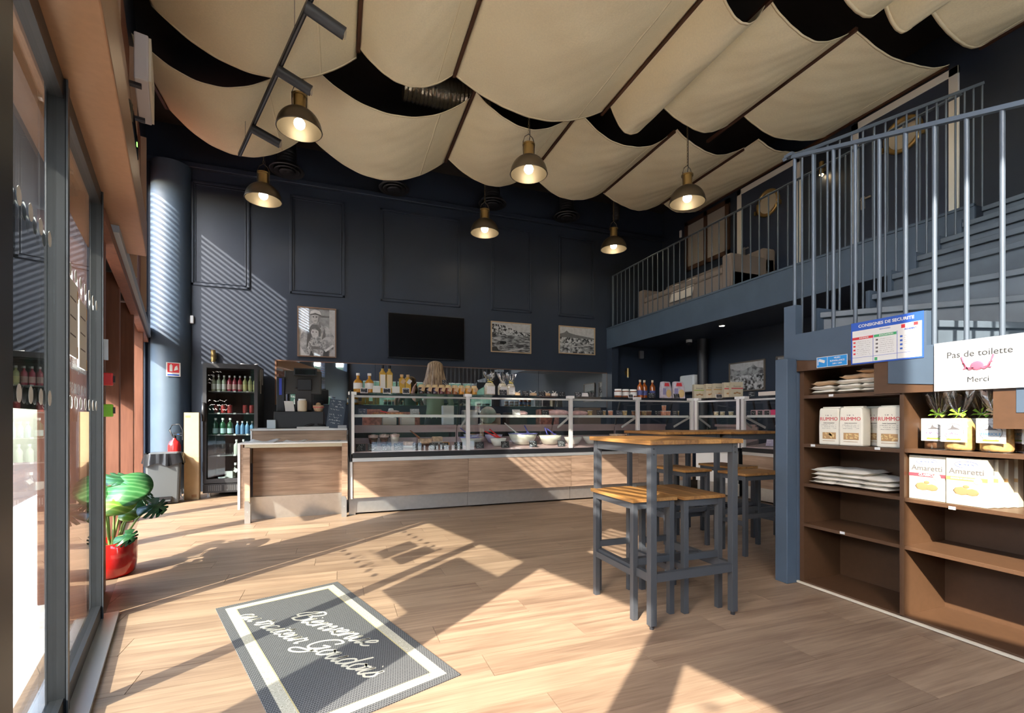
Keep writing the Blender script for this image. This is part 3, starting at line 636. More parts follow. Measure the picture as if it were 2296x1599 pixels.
for k in range(7):
    tag(B().tube([(-.18,0,0),(-.06,.01,.012),(.06,0,.016),(.18,-.01,.004)], .014, 8).obj('dried_sausage', mat('dark_dried_sausage',(.09,.05,.03),.6) if k > 2 else mat('bread_stick_crust',(.62,.45,.22),.7), loc=(5.47+.028*k,4.60+.02*(k % 3),TOPZ+.03+.012*(k % 2)), rot=(0,0,R(-90+11*(k % 3)-8))), ('dark dried sausage in the white tray, %s of the dark ones from the cartons' % ('first','second','third','fourth')[k-3] if k > 2 else ('first','second','third')[k] + ' pale bread stick in the white tray from the cartons'), 'food', 'dark sausages in the white tray' if k > 2 else 'bread sticks in the white tray')
card('price_card', 'black price card beside the white tray of sausages', (5.34,4.93,TOPZ), .09,.07,37, rz=R(-70))
# ------------------------------------------------------------------ high tables and stools
def frame_part(name, m, t, *boxes):
    b = B()
    for q in boxes: b.box(*q)
    return b.obj(name, m, t, bevel=.002)
LG = .038
def high_table(label, loc, w=.585, d=.585, h=.99, group='high tables'):
    t = thing('high_table', label, 'table', loc, 0, group)
    nb = 4
    for k in range(nb): B().box(-.02+k*(w+.04)/nb+.0006, -.02+(k+1)*(w+.04)/nb-.0006, -.02, d+.02, h-.024, h).obj('top_board', TABLEW, t, bevel=.003)
    for x in (0, w-LG):
        for y in (0, d-LG):
            l = B().box(x,x+LG,y,y+LG,.02,h-.024).obj('leg', STEELG, t, bevel=.002)
            B().cyl((x+LG/2,y+LG/2,0),(x+LG/2,y+LG/2,.022), .012, 10).obj('levelling_foot', DARK, l)
            for zz in (h-.045, h-.075): B().cyl((x+LG/2,y-.003,zz),(x+LG/2,y+.001,zz), .005, 8).obj('bolt', DARK, l)
    for y in (.004, d-.034): B().box(LG,w-LG,y,y+.03,h-.074,h-.026).obj('apron', STEELG, t)
    for x in (.004, w-.034): B().box(x,x+.03,LG,d-LG,h-.074,h-.026).obj('apron', STEELG, t)
    for x in (.004, w-.034): B().box(x,x+.03,LG,d-LG,.245,.29).obj('stretcher', STEELG, t)
    B().box(.034,w-.034,d/2-.015,d/2+.015,.245,.29).obj('stretcher', STEELG, t)
    for y in (.004,): B().box(LG,w-LG,y,y+.03,.245,.29).obj('footrest', STEELG, t)
    return t
def stool(label, loc, w, d, h=.664, group='wooden-topped bar stools'):
    t = thing('bar_stool', label, 'stool', loc, 0, group); l = .032
    for k in range(2):
        if w < d: B().box(-.012+k*(w+.024)/2+.0005,-.012+(k+1)*(w+.024)/2-.0005,-.012,d+.012,h-.02,h).obj('seat_board', TABLEW, t, bevel=.003)
        else: B().box(-.012,w+.012,-.012+k*(d+.024)/2+.0005,-.012+(k+1)*(d+.024)/2-.0005,h-.02,h).obj('seat_board', TABLEW, t, bevel=.003)
    for x in (0, w-l):
        for y in (0, d-l): B().box(x,x+l,y,y+l,0,h-.02).obj('leg', STEELG, t, bevel=.002)
    for y in (.003, d-.028): B().box(l,w-l,y,y+.025,h-.058,h-.022).obj('apron', STEELG, t)
    for x in (.003, w-.028): B().box(x,x+.025,l,d-l,h-.058,h-.022).obj('apron', STEELG, t)
    for x in (.003, w-.028): B().box(x,x+.025,l,d-l,.24,.275).obj('stretcher', STEELG, t)
    B().box(l,w-l,.003,.028,.30,.335).obj('footrest', STEELG, t); B().box(l,w-l,d-.028,d-.003,.30,.335).obj('footrest', STEELG, t)
    return t
high_table('nearest high table with sunlit honey wood top and grey steel legs', (1.515, 2.03, 0))
stool('stool under the nearest high table, lit by the sun', (1.50, 2.165, 0), .275, .43)
stool('stool under the nearest high table, beside the sunlit one', (1.822, 2.14, 0), .275, .43)
high_table('high table behind the nearest one, close to the glass counter', (2.62, 3.30, 0))
high_table('dark shaded high table beyond the slate post', (3.25, 3.22, 0))
stool('stool tucked under the middle high table', (2.765, 3.235, 0), .265, .42)
stool('dark stool set crosswise before the shaded table, nearest the slate post', (3.035, 2.86, 0), .43, .27)
stool('dark stool under the shaded table, half hidden behind the slate post', (3.36, 3.30, 0), .27, .42)

# ------------------------------------------------------------------ brown shelves under the stairs
sh = thing('shelf_unit', 'brown built-in shelving under the stairs', 'shelf unit', (2.90, 0, 0))
Y1, Y0, YD, DP = 2.262, .92, 1.675, .36
B().box(.012,DP,Y1,Y1+.03,0,1.50).obj('side_panel', BROWN, sh); B().box(.012,DP,Y0-.03,Y0,0,1.2).obj('side_panel', BROWN, sh)
B().box(.0,DP,YD-.011,YD+.011,.02,1.25).obj('divider', BROWN, sh)
B().box(DP,DP+.012,Y0-.03,Y1+.03,0,1.50).obj('back_panel', BROWN, sh)
for y0, y1, zs in ((YD+.011, Y1, (.005,.387,.652,.914,1.237)), (Y0, YD-.011, (.005,.387,.648,.917))):
    for z in zs: B().box(.002,DP,y0,y1,z,z+.021).obj('shelf_board', BROWN, sh, bevel=.0015)
B().box(-.014,.0,Y0,Y1+.04,.004,.016).obj('floor_strip', mat('ivory_strip',(.62,.56,.44),.5), sh)
B().prism([(2.33,1.42),(2.33,1.498),(1.812,1.44),(1.735,1.43),(1.735,1.30),(1.285,1.258),(1.285,1.062),(.92,1.062),(.92,1.10),(1.205,1.13),(1.205,1.24)][:1]+[(2.33,1.498),(1.812,1.442),(1.812,1.42)], -.012, .004, axis=0).obj('fascia', BROWN, sh)
B().prism([(1.812,1.245),(1.812,1.441),(1.735,1.432),(1.735,1.302),(1.285,1.262),(1.285,1.24)], -.010, .004, axis=0).obj('fascia', BROWN, sh)
B().prism([(1.287,1.055),(1.287,1.262),(1.205,1.245),(1.205,1.13),(.90,1.13),(.90,1.055)], -.012, .004, axis=0).obj('fascia', BROWN, sh)
B().box(.0,.02,YD,Y1,1.236,1.258).obj('shelf_board', BROWN, sh)
B().box(.004,DP,.92,1.735,1.25,1.262).obj('top_board', BROWN, sh)
for y, z in ((2.07,1.238),(2.19,.917),(1.80,.92),(2.0,.39),(1.45,.64)): B().box(-.002,.0015,y-.014,y+.014,z+.004,z+.019).obj('price_rail_tag', PAPER, sh)
ZS = lambda i: (.026,.408,.674,.936,1.259)[i]
# flat bread packs, two piles
FLAT = mat('floury_white_pack',(.78,.74,.66),.55,var=.06,scale=20); FLAT2 = mat('toasted_pack',(.66,.46,.28),.55,var=.15,scale=14)
def packet(label, loc, w, d, h, rz, m, group, seed=0, tilt=0.):
    """soft flat packet: pillow with crimped ends"""
    def top(sgn):
        def fn(u, v):
            x = (u-.5)*w; y = (v-.5)*d; e = min(1, min(u,1-u)*7)*min(1, min(v,1-v)*7)
            return (x, y, h/2+sgn*(h/2)*e**.6+.004*math.sin(9*u+seed)*math.sin(7*v+seed)*e)
        return fn
    b = B().grid(top(1), 9, 7); k = len(b.f); b.grid(top(-1), 9, 7)
    for i in range(k, len(b.f)): b.f[i] = b.f[i][::-1]
    o = b.obj('bread_packet', m, loc=loc, rot=(tilt, 0, rz)); return tag(o, label, 'bread packet', group)
rr = random.Random(4)
stk = {'A': [(2.17,0,FLAT),(2.17,1,FLAT),(2.16,2,FLAT2)], 'B': [(2.005,0,FLAT),(2.0,1,FLAT),(2.01,2,FLAT),(1.98,3,FLAT2)], 'C': [(1.865,0,FLAT),(1.86,1,FLAT),(1.87,2,FLAT),(1.86,3,FLAT2),(1.868,4,FLAT2)]}
nm = {'A':'low pile by the post','B':'middle pile','C':'tall pile'}; od = ('lowest','second','third','fourth','topmost')
for p, L_ in stk.items():
    for (y, k, m) in L_: packet('%s flat bread packet of the %s in the top cubby' % (od[k] if k < len(L_)-1 else 'topmost', nm[p]), (3.06, y, ZS(4)+.002+k*.0295), .24, .15, .029, R(rr.uniform(-6,6)), m, 'flat bread packets in the top cubby', k)
for k in range(4):
    for j, (y, dx) in enumerate(((2.15,0),(2.0,.01),(1.84,0))):
        if k == 3 and j == 2: continue
        packet('%s white packet of the %s pile on the lower shelf' % (od[k], ('outer','middle','inner')[j]), (3.08+dx, y, ZS(2)+.002+k*.0265), .30, .17, .026, R(rr.uniform(-9,9)), FLAT, 'white packets on the lower shelf', k+j)
# pasta bags
PASTA = mat('cream_pasta_paper',(.76,.72,.60),.6,var=.03,scale=10)
def pasta(label, loc, rz, w=.135, h=.235, d=.085):
    t = thing('pasta_bag', label, 'pasta bag', loc, rz, 'cream paper pasta bags')
    bd = B().prism([(-w/2,0),(w/2,0),(w*.51,h*.5),(w*.48,h*.93),(w*.44,h),(-w*.44,h),(-w*.48,h*.93),(-w*.51,h*.5)], -d/2, d/2, axis=1).obj('paper_bag', PASTA, t, bevel=.008)
    B().box(-w*.42,w*.42,-d*.2,d*.2,h-.006,h+.008).obj('folded_top', PASTA, t)
    text('RUMMO', w*.235, REDINK, t, (0,-d/2-.0012,h*.70)); text('Lenta Lavorazione', w*.072, GREYINK, t, (0,-d/2-.0012,h*.595), shear=.35)
    q_ = B(); scribble(q_,-w*.16,w*.16,h*.80,h*.035,-d/2-.0012,8,.0022); q_.obj('script_print', GREYINK, t)
    b = B()
    for k in range(3): scribble(b, -w*.36, w*.36, h*(.54-k*.045), h*.02, -d/2-.0012, k, .0015)
    b.obj('print', GREYINK, t)
    wdw = B().box(-w*.30,w*.34,-d/2-.0016,-d/2-.0004,h*.16,h*.34).obj('window', mat('pasta_window',(.45,.27,.12),.5), t)
    rr2 = random.Random(int(loc[1]*100)); b = B()
    for k in range(11):
        x = rr2.uniform(-w*.26,w*.30); z = h*rr2.uniform(.19,.31); a = rr2.uniform(0,3.1); b.bar((x-.009*math.cos(a),-d/2-.002,z-.006*math.sin(a)),(x+.009*math.cos(a),-d/2-.002,z+.006*math.sin(a)), .008, .004, up=(0,1,0))
    b.obj('pasta_pieces', mat('dry_pasta',(.72,.52,.24),.6), wdw)
    B().box(-w*.3,w*.3,-d/2-.0014,-d/2-.0006,h*.105,h*.115).obj('footer_print', TANINK, t)
    return t
pasta('cream pasta bag nearest the slate post', (2.985, 2.115, ZS(3)), R(-90)); pasta('cream pasta bag in front, middle of the shelf', (2.975, 1.975, ZS(3)), R(-86))
pasta('cream pasta bag behind the middle bag', (3.09, 1.925, ZS(3)), R(-90)); pasta('cream pasta bag against the divider', (2.985, 1.765, ZS(3)), R(-90)); pasta('rear cream pasta bag behind the one by the post', (3.10, 2.09, ZS(3)), R(-90))
# biscuit cartons on the right-hand bay
def amaretti(label, loc, rz, sub, stripe, w=.165, h=.235, d=.05):
    t = thing('biscuit_carton', label, 'carton', loc, rz, 'biscuit cartons on the shelf')
    B().box(-w/2,w/2,-d/2,d/2,0,h).obj('box', CREAMB, t, bevel=.0015); f = -d/2-.0009
    B().box(-w/2,w/2,f-.0004,f+.0006,h*.525,h*.60).obj('colour_band', stripe, t); B().cyl((w*.28,f-.001,h*.535),(w*.28,f,h*.535), w*.10, 16).obj('seal', CREAMB, t)
    text('Amaretti', w*.235, GREYINK, t, (0,f,h*.715), bold=.0003); lb_ = B(); scribble(lb_,-w*.20,w*.22,h*.865,h*.032,f-.0004,17,.0022); lb_.obj('script_logo', BLUEINK, t)
    B().tube([(w*.28*math.cos(a),f,h*.865+h*.07*math.sin(a)) for a in [2*math.pi*i/20 for i in range(15)]], .0008, 4).obj('oval_print', BLUEINK, t)
    text(sub, w*(.10 if len(sub) < 10 else .062), PAPER, t, (-w*.02,f-.0009,h*.563), bold=.0004)
    b = B()
    for x, z, s in ((-.12,.30,.20),(.14,.29,.17),(.0,.40,.08)): b.ell((w*x,f,h*z),(w*s,.0008,h*s*.45),12,4)
    b.obj('biscuit_print', TANINK, t)
    b = B(); scribble(b,-w*.25,w*.25,h*.13,h*.02,f-.0004,3,.0012); b.obj('small_print', GREYINK, t)
    return t
amaretti('biscuit carton with a crimson band by the shelf divider', (2.955, 1.575, ZS(2)-.004), R(-90), 'CLASSICI', REDS)
amaretti('biscuit carton with a caramel band at the front of the shelf', (2.945, 1.403, ZS(2)-.004), R(-90), 'GOCCE DI CIOCCOLATO', BRNS)
for k in range(3): amaretti('%s caramel-banded carton in the row behind' % ('first','second','third')[k], (3.003+k*.055, 1.39-k*.012, ZS(2)-.004), R(-90), 'GOCCE DI CIOCCOLATO', BRNS)
for k in range(2): amaretti('%s crimson-banded carton standing behind the front one' % ('first','second')[k], (3.012+k*.056, 1.575, ZS(2)-.004), R(-90), 'CLASSICI', REDS)
# cellophane biscuit bags with printed labels
NAV = mat('golden_biscuits',(.66,.40,.14),.6,var=.35,scale=45); NAVD = mat('dark_biscuits',(.16,.07,.03),.6,var=.4,scale=45)
LIME = mat('lime_ribbon',(.32,.62,.05),.5); RAF = mat('raffia',(.68,.50,.28),.7)
def biscuitbag(label, loc, rib, word, wm, fill=NAV, seed=1, rz=R(-90)):
    t = cellobag(label, loc, .125, .30, fill, rib, seed=seed, group='labelled biscuit bags', rz=rz, lab=False); y = -.052
    l = B().box(-.055,.055,y-.0012,y,.045,.165).obj('paper_label', PAPER, t)
    B().tube([(.042*math.cos(a),y-.002,.098+.040*math.sin(a)) for a in [2*math.pi*i/24 for i in range(24)]], .0009, 4, True).obj('oval_print', GREYINK, l)
    B().poly([(-.03,y-.002,.108),(-.012,y-.002,.115),(-.004,y-.002,.135),(.002,y-.002,.122),(.012,y-.002,.118),(.03,y-.002,.108)]).obj('ridge_print', GREYINK, l)
    q_ = B(); scribble(q_,-.04,.04,.1545,.006,y-.002,seed,.0014); q_.obj('banner_print', INK, l)
    if word.isupper(): text(word, .0185, wm, l, (0,y-.002,.088))
    else: q_ = B(); scribble(q_,-.034,.034,.088,.011,y-.002,seed+5,.0026); q_.obj('name_print', wm, l)
    B().box(-.03,.03,y-.002,y-.0012,.054,.062).obj('green_note', LIME, l)
    return t
NAVB = mat('violet_ink',(.16,.05,.18),.6); CY = mat('cyan_ink',(.05,.32,.58),.6)
for lb, x, y, rb, w_, wm, f, s in (('pale labelled biscuit bag in the corner by the divider',3.10,1.60,RAF,'',INK,NAV,2),('violet-lettered biscuit bag with lime ribbon by the divider',3.02,1.565,LIME,'',NAVB,NAVD,3),
        ('front biscuit bag with a big lime bow',2.985,1.46,LIME,'',NAVB,NAV,4),('front biscuit bag with raffia bow and blue lettering',2.985,1.315,RAF,'MARIOLE',CY,NAV,6),
        ('rear blue-lettered biscuit bag behind the raffia bow',3.10,1.27,RAF,'MARIOLE',CY,NAVD,9),('dark-lettered biscuit bag under the brown fascia step',3.02,1.165,LIME,'',INK,NAV,12),('rear lime-ribboned biscuit bag',3.12,1.43,LIME,'',NAVB,NAV,14)):
    biscuitbag(lb, (x, y, ZS(3)+.003), rb, w_, wm, f, s)

# ---- signs on the stair string (plane x = 2.885, seen from -x)
def sign(name, label, y_l, y_r, z0, z1, m, x=2.882, tiltx=0., cat='sign'):
    """flat sign facing -x; own axes: x runs away from the stairs' far end, z up, front face at y = 0"""
    t = thing(name, label, cat, (x, y_l, z0), R(-90)); w = y_l-y_r; h = z1-z0
    B().box(0,w,0,.002,0,h).obj('board', m, t); return t, w, h
s1, w, h = sign('safety_sign', 'white and blue safety instructions sign headed CONSIGNES DE SECURITE', 1.935, 1.563, 1.425, 1.672, BLUEINK)
B().box(.008,w-.008,-.0008,-.0001,.008,h*.80).obj('white_field', PAPER, s1)
text('CONSIGNES DE SECURITE', .0235, PAPER, s1, (w/2,-.0012,h*.90), bold=.0006, sx=1.05)
text('RESPONSABLE', .009, BLUEINK, s1, (w*.5,-.0012,h*.755))
c3 = w/3
for i, (ttl, m_) in enumerate((('INCENDIE',REDINK),('EVACUATION',GREENINK),('ACCIDENT',BLUEINK))):
    if i < 2: B().box(.008+i*c3*.97,.008+(i+1)*c3*.97-.004,-.0012,-.0004,h*.585,h*.645).obj('heading_band', m_, s1)
    text(ttl, .0115, PAPER if i < 2 else BLUEINK, s1, (.012+(i+.52)*c3*.96,-.0018,h*.615 if i < 2 else h*.665), bold=.0003)
    if i: B().box(i*c3-.001,i*c3+.001,-.0012,-.0002,.008,h*.66).obj('rule_line', BLUEINK, s1)
    b = B()
    for k in range(8): scribble(b, .034+i*c3, (i+1)*c3-.016, h*(.53-k*.045), .003, -.0012, i*9+k, .0012)
    b.obj('small_print', GREYINK, s1)
    b = B()
    for k in range(4): b.box(.014+i*c3,.026+i*c3,-.0013,-.0003,h*(.50-k*.09),h*(.50-k*.09)+.010)
    b.obj('pictogram', (REDINK,GREYINK,BLUEINK)[i], s1)
B().box(.008,w-.008,-.0012,-.0002,h*.155,h*.162).obj('rule_line', BLUEINK, s1); B().box(w*.72,w*.77,-.0013,-.0003,h*.70,h*.78).box(w*.88,w*.935,-.0013,-.0003,h*.72,h*.79).obj('red_pictogram', REDINK, s1)
B().box(c3*1.06,c3*1.18,-.0013,-.0003,h*.05,h*.12).obj('green_pictogram', GREENINK, s1)
LBL = mat('cctv_sign_blue',(.02,.25,.62),.4)
s2, w, h = sign('camera_sign', 'small bright blue video surveillance sign with a camera symbol', 2.150, 1.955, 1.428, 1.495, LBL, x=2.880)
b = B()
for q in ((0,w,0,.003),(0,w,h-.003,h),(0,.003,0,h),(w-.003,w,0,h),(w*.355,w*.365,0,h)): b.box(q[0],q[1],-.0008,-.0001,q[2],q[3])
b.obj('white_border', PAPER, s2)
B().rbox((w*.18,-.0008,h*.62),(.040,.001,.017), Matrix.Rotation(R(20),3,'Y')).box(.008,.012,-.0012,-.0003,h*.25,h*.8).obj('camera_symbol', PAPER, s2)
for k, tx in enumerate(('VIDÉO','SURVEILLANCE','24H / 24H')): text(tx, .0135, PAPER, s2, (w*.68,-.0012,h*(.78-k*.26)), bold=.0002)
s3, w, h = sign('paper_notice', 'white paper notice reading Pas de toilette Merci with a pink octopus', 1.512, 1.10, 1.243, 1.487, PAPER, x=2.874, cat='notice')
PIPE = mat('notice_ink',(.03,.03,.03),.7)
text('Pas de toilette', .043, PIPE, s3, (w*.43,-.0012,h*.72), bold=0.); text('Merci', .037, PIPE, s3, (w*.43,-.0030,h*.20), bold=0.)
B().box(w*.30,w*.56,-.0018,-.0006,h*.10,h*.30).obj('pasted_strip', PAPER, s3); B().box(.01,w,-.0005,.0,h*.06,h*.34).obj('pasted_strip', mat('off_white_paper',(.74,.74,.73),.8), s3)
PINK = mat('octopus_pink',(.50,.10,.16),.7)
oc = B().ell((w*.42,-.002,h*.47),(.026,.0025,.022),14,6)
for k in range(6):
    a = -1 if k < 3 else 1; j = k % 3
    oc.tube([(w*.42+a*.012,-.001,h*.43),(w*.42+a*(.028+j*.008),-.001,h*.40+.006*j),(w*.42+a*(.04+j*.008),-.001,h*.44+.02*j),(w*.42+a*(.052+j*.004),-.001,h*.42+.03*j)], .0042, 5)
oc.obj('octopus_drawing', PINK, s3)

# ------------------------------------------------------------------ entrance mat
mt = thing('entrance_mat', 'charcoal mosaic-pattern entrance mat lettered Bienvenue au traiteur Goudois', 'mat', (-.673,3.13,0), math.atan2(.235,.66))
def mosaic(name, c1, c2, s):
    m, nt, b = _new(name); N = nt.nodes.new; L = nt.links.new
    tc = N('ShaderNodeTexCoord'); br_ = N('ShaderNodeTexBrick'); br_.inputs['Scale'].default_value = s; br_.inputs['Color1'].default_value = (*c1,1); br_.inputs['Color2'].default_value = (*[x*1.3 for x in c1],1); br_.inputs['Mortar'].default_value = (*c2,1)
    br_.inputs['Mortar Size'].default_value = .035; br_.inputs['Brick Width'].default_value = .5; br_.inputs['Row Height'].default_value = .5; br_.offset = 0.5
    L(tc.outputs['Object'], br_.inputs['Vector']); L(br_.outputs['Color'], b.inputs['Base Color']); b.inputs['Roughness'].default_value = .85; return m
MW, ML = .70, 1.49
MOS = mosaic('charcoal_mosaic_print', (.030,.032,.034), (.20,.20,.19), 45.)
def mscroll():
    m, nt, b = _new('cream_scroll_border'); N = nt.nodes.new; L = nt.links.new
    tc = N('ShaderNodeTexCoord'); wv = N('ShaderNodeTexVoronoi'); wv.feature = 'DISTANCE_TO_EDGE'; wv.inputs['Scale'].default_value = 60; L(tc.outputs['Object'], wv.inputs['Vector'])
    mp = N('ShaderNodeMath'); mp.operation = 'SINE'; mm = N('ShaderNodeMath'); mm.operation = 'MULTIPLY'; mm.inputs[1].default_value = 45; L(wv.outputs['Distance'], mm.inputs[0]); L(mm.outputs[0], mp.inputs[0])
    rp = N('ShaderNodeValToRGB'); rp.color_ramp.elements[0].color = (.26,.24,.17,1); rp.color_ramp.elements[1].color = (.56,.53,.42,1); rp.color_ramp.elements[0].position = .0; rp.color_ramp.elements[1].position = .35
    L(mp.outputs[0], rp.inputs['Fac']); L(rp.outputs[0], b.inputs['Base Color']); b.inputs['Roughness'].default_value = .85; return m
B().box(0,MW,-ML,0,.0005,.006).obj('mat_body', MOS, mt)
def rim(a0, a1, z0, z1):
    b = B()
    for q in ((a0,MW-a0,-a1,-a0),(a0,MW-a0,-ML+a0,-ML+a1),(a0,a1,-ML+a1,-a1),(MW-a1,MW-a0,-ML+a1,-a1)): b.box(*q, z0, z1)
    return b
rim(.042,.088,.006,.0066).obj('cream_border', mscroll(), mt); rim(.088,.093,.006,.0068).obj('gold_line', mat('ochre_line',(.45,.38,.18),.8), mt)
# hand-drawn script letters: strokes in a unit square, joined left to right
GL = {'B':(1.0,[[(.25,1.25),(.05,.95),(.05,.55),(.3,.5),(.4,.85),(.5,1.45)],[(.55,1.5),(.42,.8),(.38,.0)],[(.2,1.25),(.55,1.6),(.95,1.4),(.85,.95),(.5,.82),(.9,.72),(1.0,.3),(.75,.0),(.4,.08),(.35,.25)]]),
 'i':(.38,[[(-.05,.1),(.12,.6),(.2,.75),(.15,.2),(.28,.0),(.42,.15)],[(.26,1.02),(.28,1.06)]]),
 'e':(.52,[[(-.06,.1),(.2,.35),(.42,.62),(.28,.78),(.1,.5),(.14,.12),(.35,.0),(.56,.18)]]),
 'n':(.72,[[(-.03,.1),(.1,.6),(.16,.76),(.16,.4),(.12,.0)],[(.13,.3),(.35,.72),(.5,.72),(.52,.3),(.6,.0),(.76,.15)]]),
 'v':(.6,[[(-.05,.5),(.1,.75),(.2,.6),(.22,.0),(.45,.4),(.5,.76),(.62,.66)]]),
 'u':(.7,[[(-.05,.2),(.1,.75),(.12,.2),(.25,.0),(.45,.3),(.54,.75),(.52,.2),(.6,.0),(.74,.15)]]),
 'a':(.66,[[(.5,.68),(.25,.76),(.05,.4),(.15,.02),(.38,.2),(.5,.7),(.48,.2),(.55,.0),(.7,.15)]]),
 't':(.42,[[(-.05,.2),(.15,.8),(.22,1.15),(.15,.3),(.25,.0),(.46,.18)],[(.0,.8),(.4,.84)]]),
 'r':(.5,[[(-.05,.1),(.1,.62),(.14,.85),(.25,.68),(.42,.7),(.36,.2),(.44,.0),(.54,.15)]]),
 'G':(1.0,[[(.75,1.1),(.8,1.45),(.4,1.5),(.1,1.0),(.15,.35),(.5,.15),(.8,.55),(.85,.8),(.55,.7)],[(.85,.8),(.7,-.2),(.3,-.55),(.0,-.4),(.1,-.15),(.5,-.02),(1.02,.15)]]),
 'o':(.6,[[(.3,.76),(.08,.45),(.18,.02),(.42,.15),(.48,.55),(.28,.76),(.45,.66),(.64,.72)]]),
 'd':(.66,[[(.46,.66),(.25,.76),(.05,.4),(.15,.02),(.38,.2),(.5,.7),(.58,1.35)],[(.58,1.35),(.48,.3),(.56,.0),(.7,.15)]]),
 's':(.5,[[(-.04,.1),(.2,.55),(.26,.78),(.3,.5),(.4,.25),(.25,.0),(.06,.1)]]), ' ':(.4,[])}
def catmull(P, n=7):
    Q = [P[0]]+list(P)+[P[-1]]; out = []
    for i in range(1, len(Q)-2):
        p0, p1, p2, p3 = Q[i-1:i+3]
        for k in range(n):
            t = k/n; out.append(tuple(.5*(2*b+(c-a)*t+(2*a-5*b+4*c-d)*t*t+(3*b-a-3*c+d)*t**3) for a, b, c, d in zip(p0,p1,p2,p3)))
    return out+[P[-1]]
def script(b, s, x, y, h, w, slope=.30):
    for ch in s:
        adv, strokes = GL[ch]
        for st_ in strokes:
            C = [(x+h*(px*.9+slope*py), y+h*.74*py) for px, py in catmull(st_)]; E_ = []; Z_ = .0072+.00006*(len(b.f) % 97)/10+.0002*random.random()
            for i, p in enumerate(C):
                q = C[min(i+1,len(C)-1)]; o = C[max(i-1,0)]; d = Vector((q[0]-o[0], q[1]-o[1])); 
                if d.length < 1e-6: d = Vector((1,0))
                d.normalize(); E_.append((p, (-d.y*w/2, d.x*w/2)))
            L_ = [(p[0]+n_[0],p[1]+n_[1],Z_) for p, n_ in E_]+[(p[0]-n_[0],p[1]-n_[1],Z_) for p, n_ in E_]; m_ = len(C)
            b._add(L_, [(m_+i,m_+i+1,i+1,i) for i in range(m_-1)])
        x += adv*h*.9
    return x
SCR = mat('cream_script_print',(.60,.57,.45),.85)
le = B(); script(le, 'Bienvenue', 0, 0, .125, .0125); le.obj('script_lettering', SCR, mt, loc=(.285,-.385,0), rot=(0,0,R(-72)))
le = B(); x = script(le, 'au traiteur ', 0, 0, .108, .0105); script(le, 'Goudois', x, 0, .128, .0125); le.obj('script_lettering', SCR, mt, loc=(.075,-.20,0), rot=(0,0,R(-74)))
# ------------------------------------------------------------------ linen canopies slung between rods
ZR = 5.12
RODM = wood('dark_walnut_rod', (.05,.022,.012), (.11,.05,.028), .5, axis=1)
def rod(label, x, y0, y1, z=ZR):
    return tag(B().box(-.018,.018,y0-.05,y1+.05,-.018,.018).obj('canopy_rod', RODM, loc=(x,0,z-.03), bevel=.003), label, 'rod', 'dark wooden rods carrying the linen canopies')
def canopy(label, x0, x1, y0, y1, sag, seed=0, skew=0.):
    """linen sheet hung between two rods, with a hem at both ends and a stitched seam"""
    t = thing('linen_canopy', label, 'canopy', ((x0+x1)/2, (y0+y1)/2, ZR), 0, 'linen canopies under the ceiling'); w = x1-x0; d = y1-y0
    def fn(u, v, off=0.):
        p = max(0, 4*u*(1-u))
        z = -sag*p + .014*math.sin(u*9+seed)*math.sin(v*13+seed*2)*p + .005*math.sin(v*31+u*17+seed)*math.sin(u*23+v*5)*p
        wr = .008*math.sin((u*.6+v)*41+seed)*max(0,1-4*u)*p*2
        return ((u-.5)*w*.985, (v-.5)*d + .05*skew*(u-.5) + .02*math.sin(u*6+seed)*(v-.5), z+wr+off-.02)
    B().grid(fn, 40, 44).obj('linen_sheet', CLOTH, t, solid=.003)
    for v0 in (.0, .986): B().grid(lambda u, v: fn(u, v0+.014*v, -.003), 40, 1).obj('hem', CLOTH, t, solid=.004)
    B().grid(lambda u, v: fn(.80+.012*v, u, -.003), 44, 1).obj('seam', CLOTH, t, solid=.003)
    return t
k = .969                                                             # rows measured at z 5.25, brought down to the rods' height
farx = [-2.08, -.42, 1.54, 2.92, 4.36, 5.60, 6.46]; midx = [-1.72, .19, 1.25, 3.22, 3.85, 4.96, 6.46]; nearx = [-1.2, .5, 2.0, 3.3, 4.12, 4.92, 5.36, 6.46]
names = {'far': ('far row beside the left wall','far row above the cash desk','far row above the main counter','far row towards the television','far row before the gallery','far row, narrow one at the gallery wall'),
         'mid': ('middle row nearest the shopfront','middle row, second from the shopfront','middle row, widest of all','middle row, narrow deep-hanging one','middle row before the gallery','middle row over the gallery'),
         'near': ('near row by the entrance','near row, second from the entrance','near row above the mat','near row above the nearest table','near row before the stairs','near row above the stairs','near row at the gallery wall')}
sags = {'far': (.46,.44,.32,.30,.20,.12), 'mid': (.44,.27,.30,.30,.20,.17), 'near': (.4,.4,.36,.30,.26,.22,.18)}
for row, xs, y0, y1 in (('far',farx,5.36,7.12),('mid',midx,3.32,5.30),('near',nearx,.6,2.94)):
    for i, (a, c) in enumerate(zip(xs, xs[1:])): canopy('beige linen canopy, %s' % names[row][i], a, c, *{'far': lambda: ((5.75,5.62,5.48,5.42,5.28,5.02)[i], y1+.10*math.sin(i*1.7+.6)), 'mid': lambda: (y0+.06*math.sin(i*2+1), (5.46,5.32,5.32,5.18,4.95,4.72)[i]), 'near': lambda: (y0, y1+.05*math.sin(i*1.7))}[row](), sags[row][i], i*3+len(row), math.sin(i*2.3))
    for i, x in enumerate(xs): rod('dark wooden canopy rod, %s row, number %s from the shopfront' % ({'far':'far','mid':'middle','near':'near'}[row], ('one','two','three','four','five','six','seven','eight')[i]), x, y0, y1)

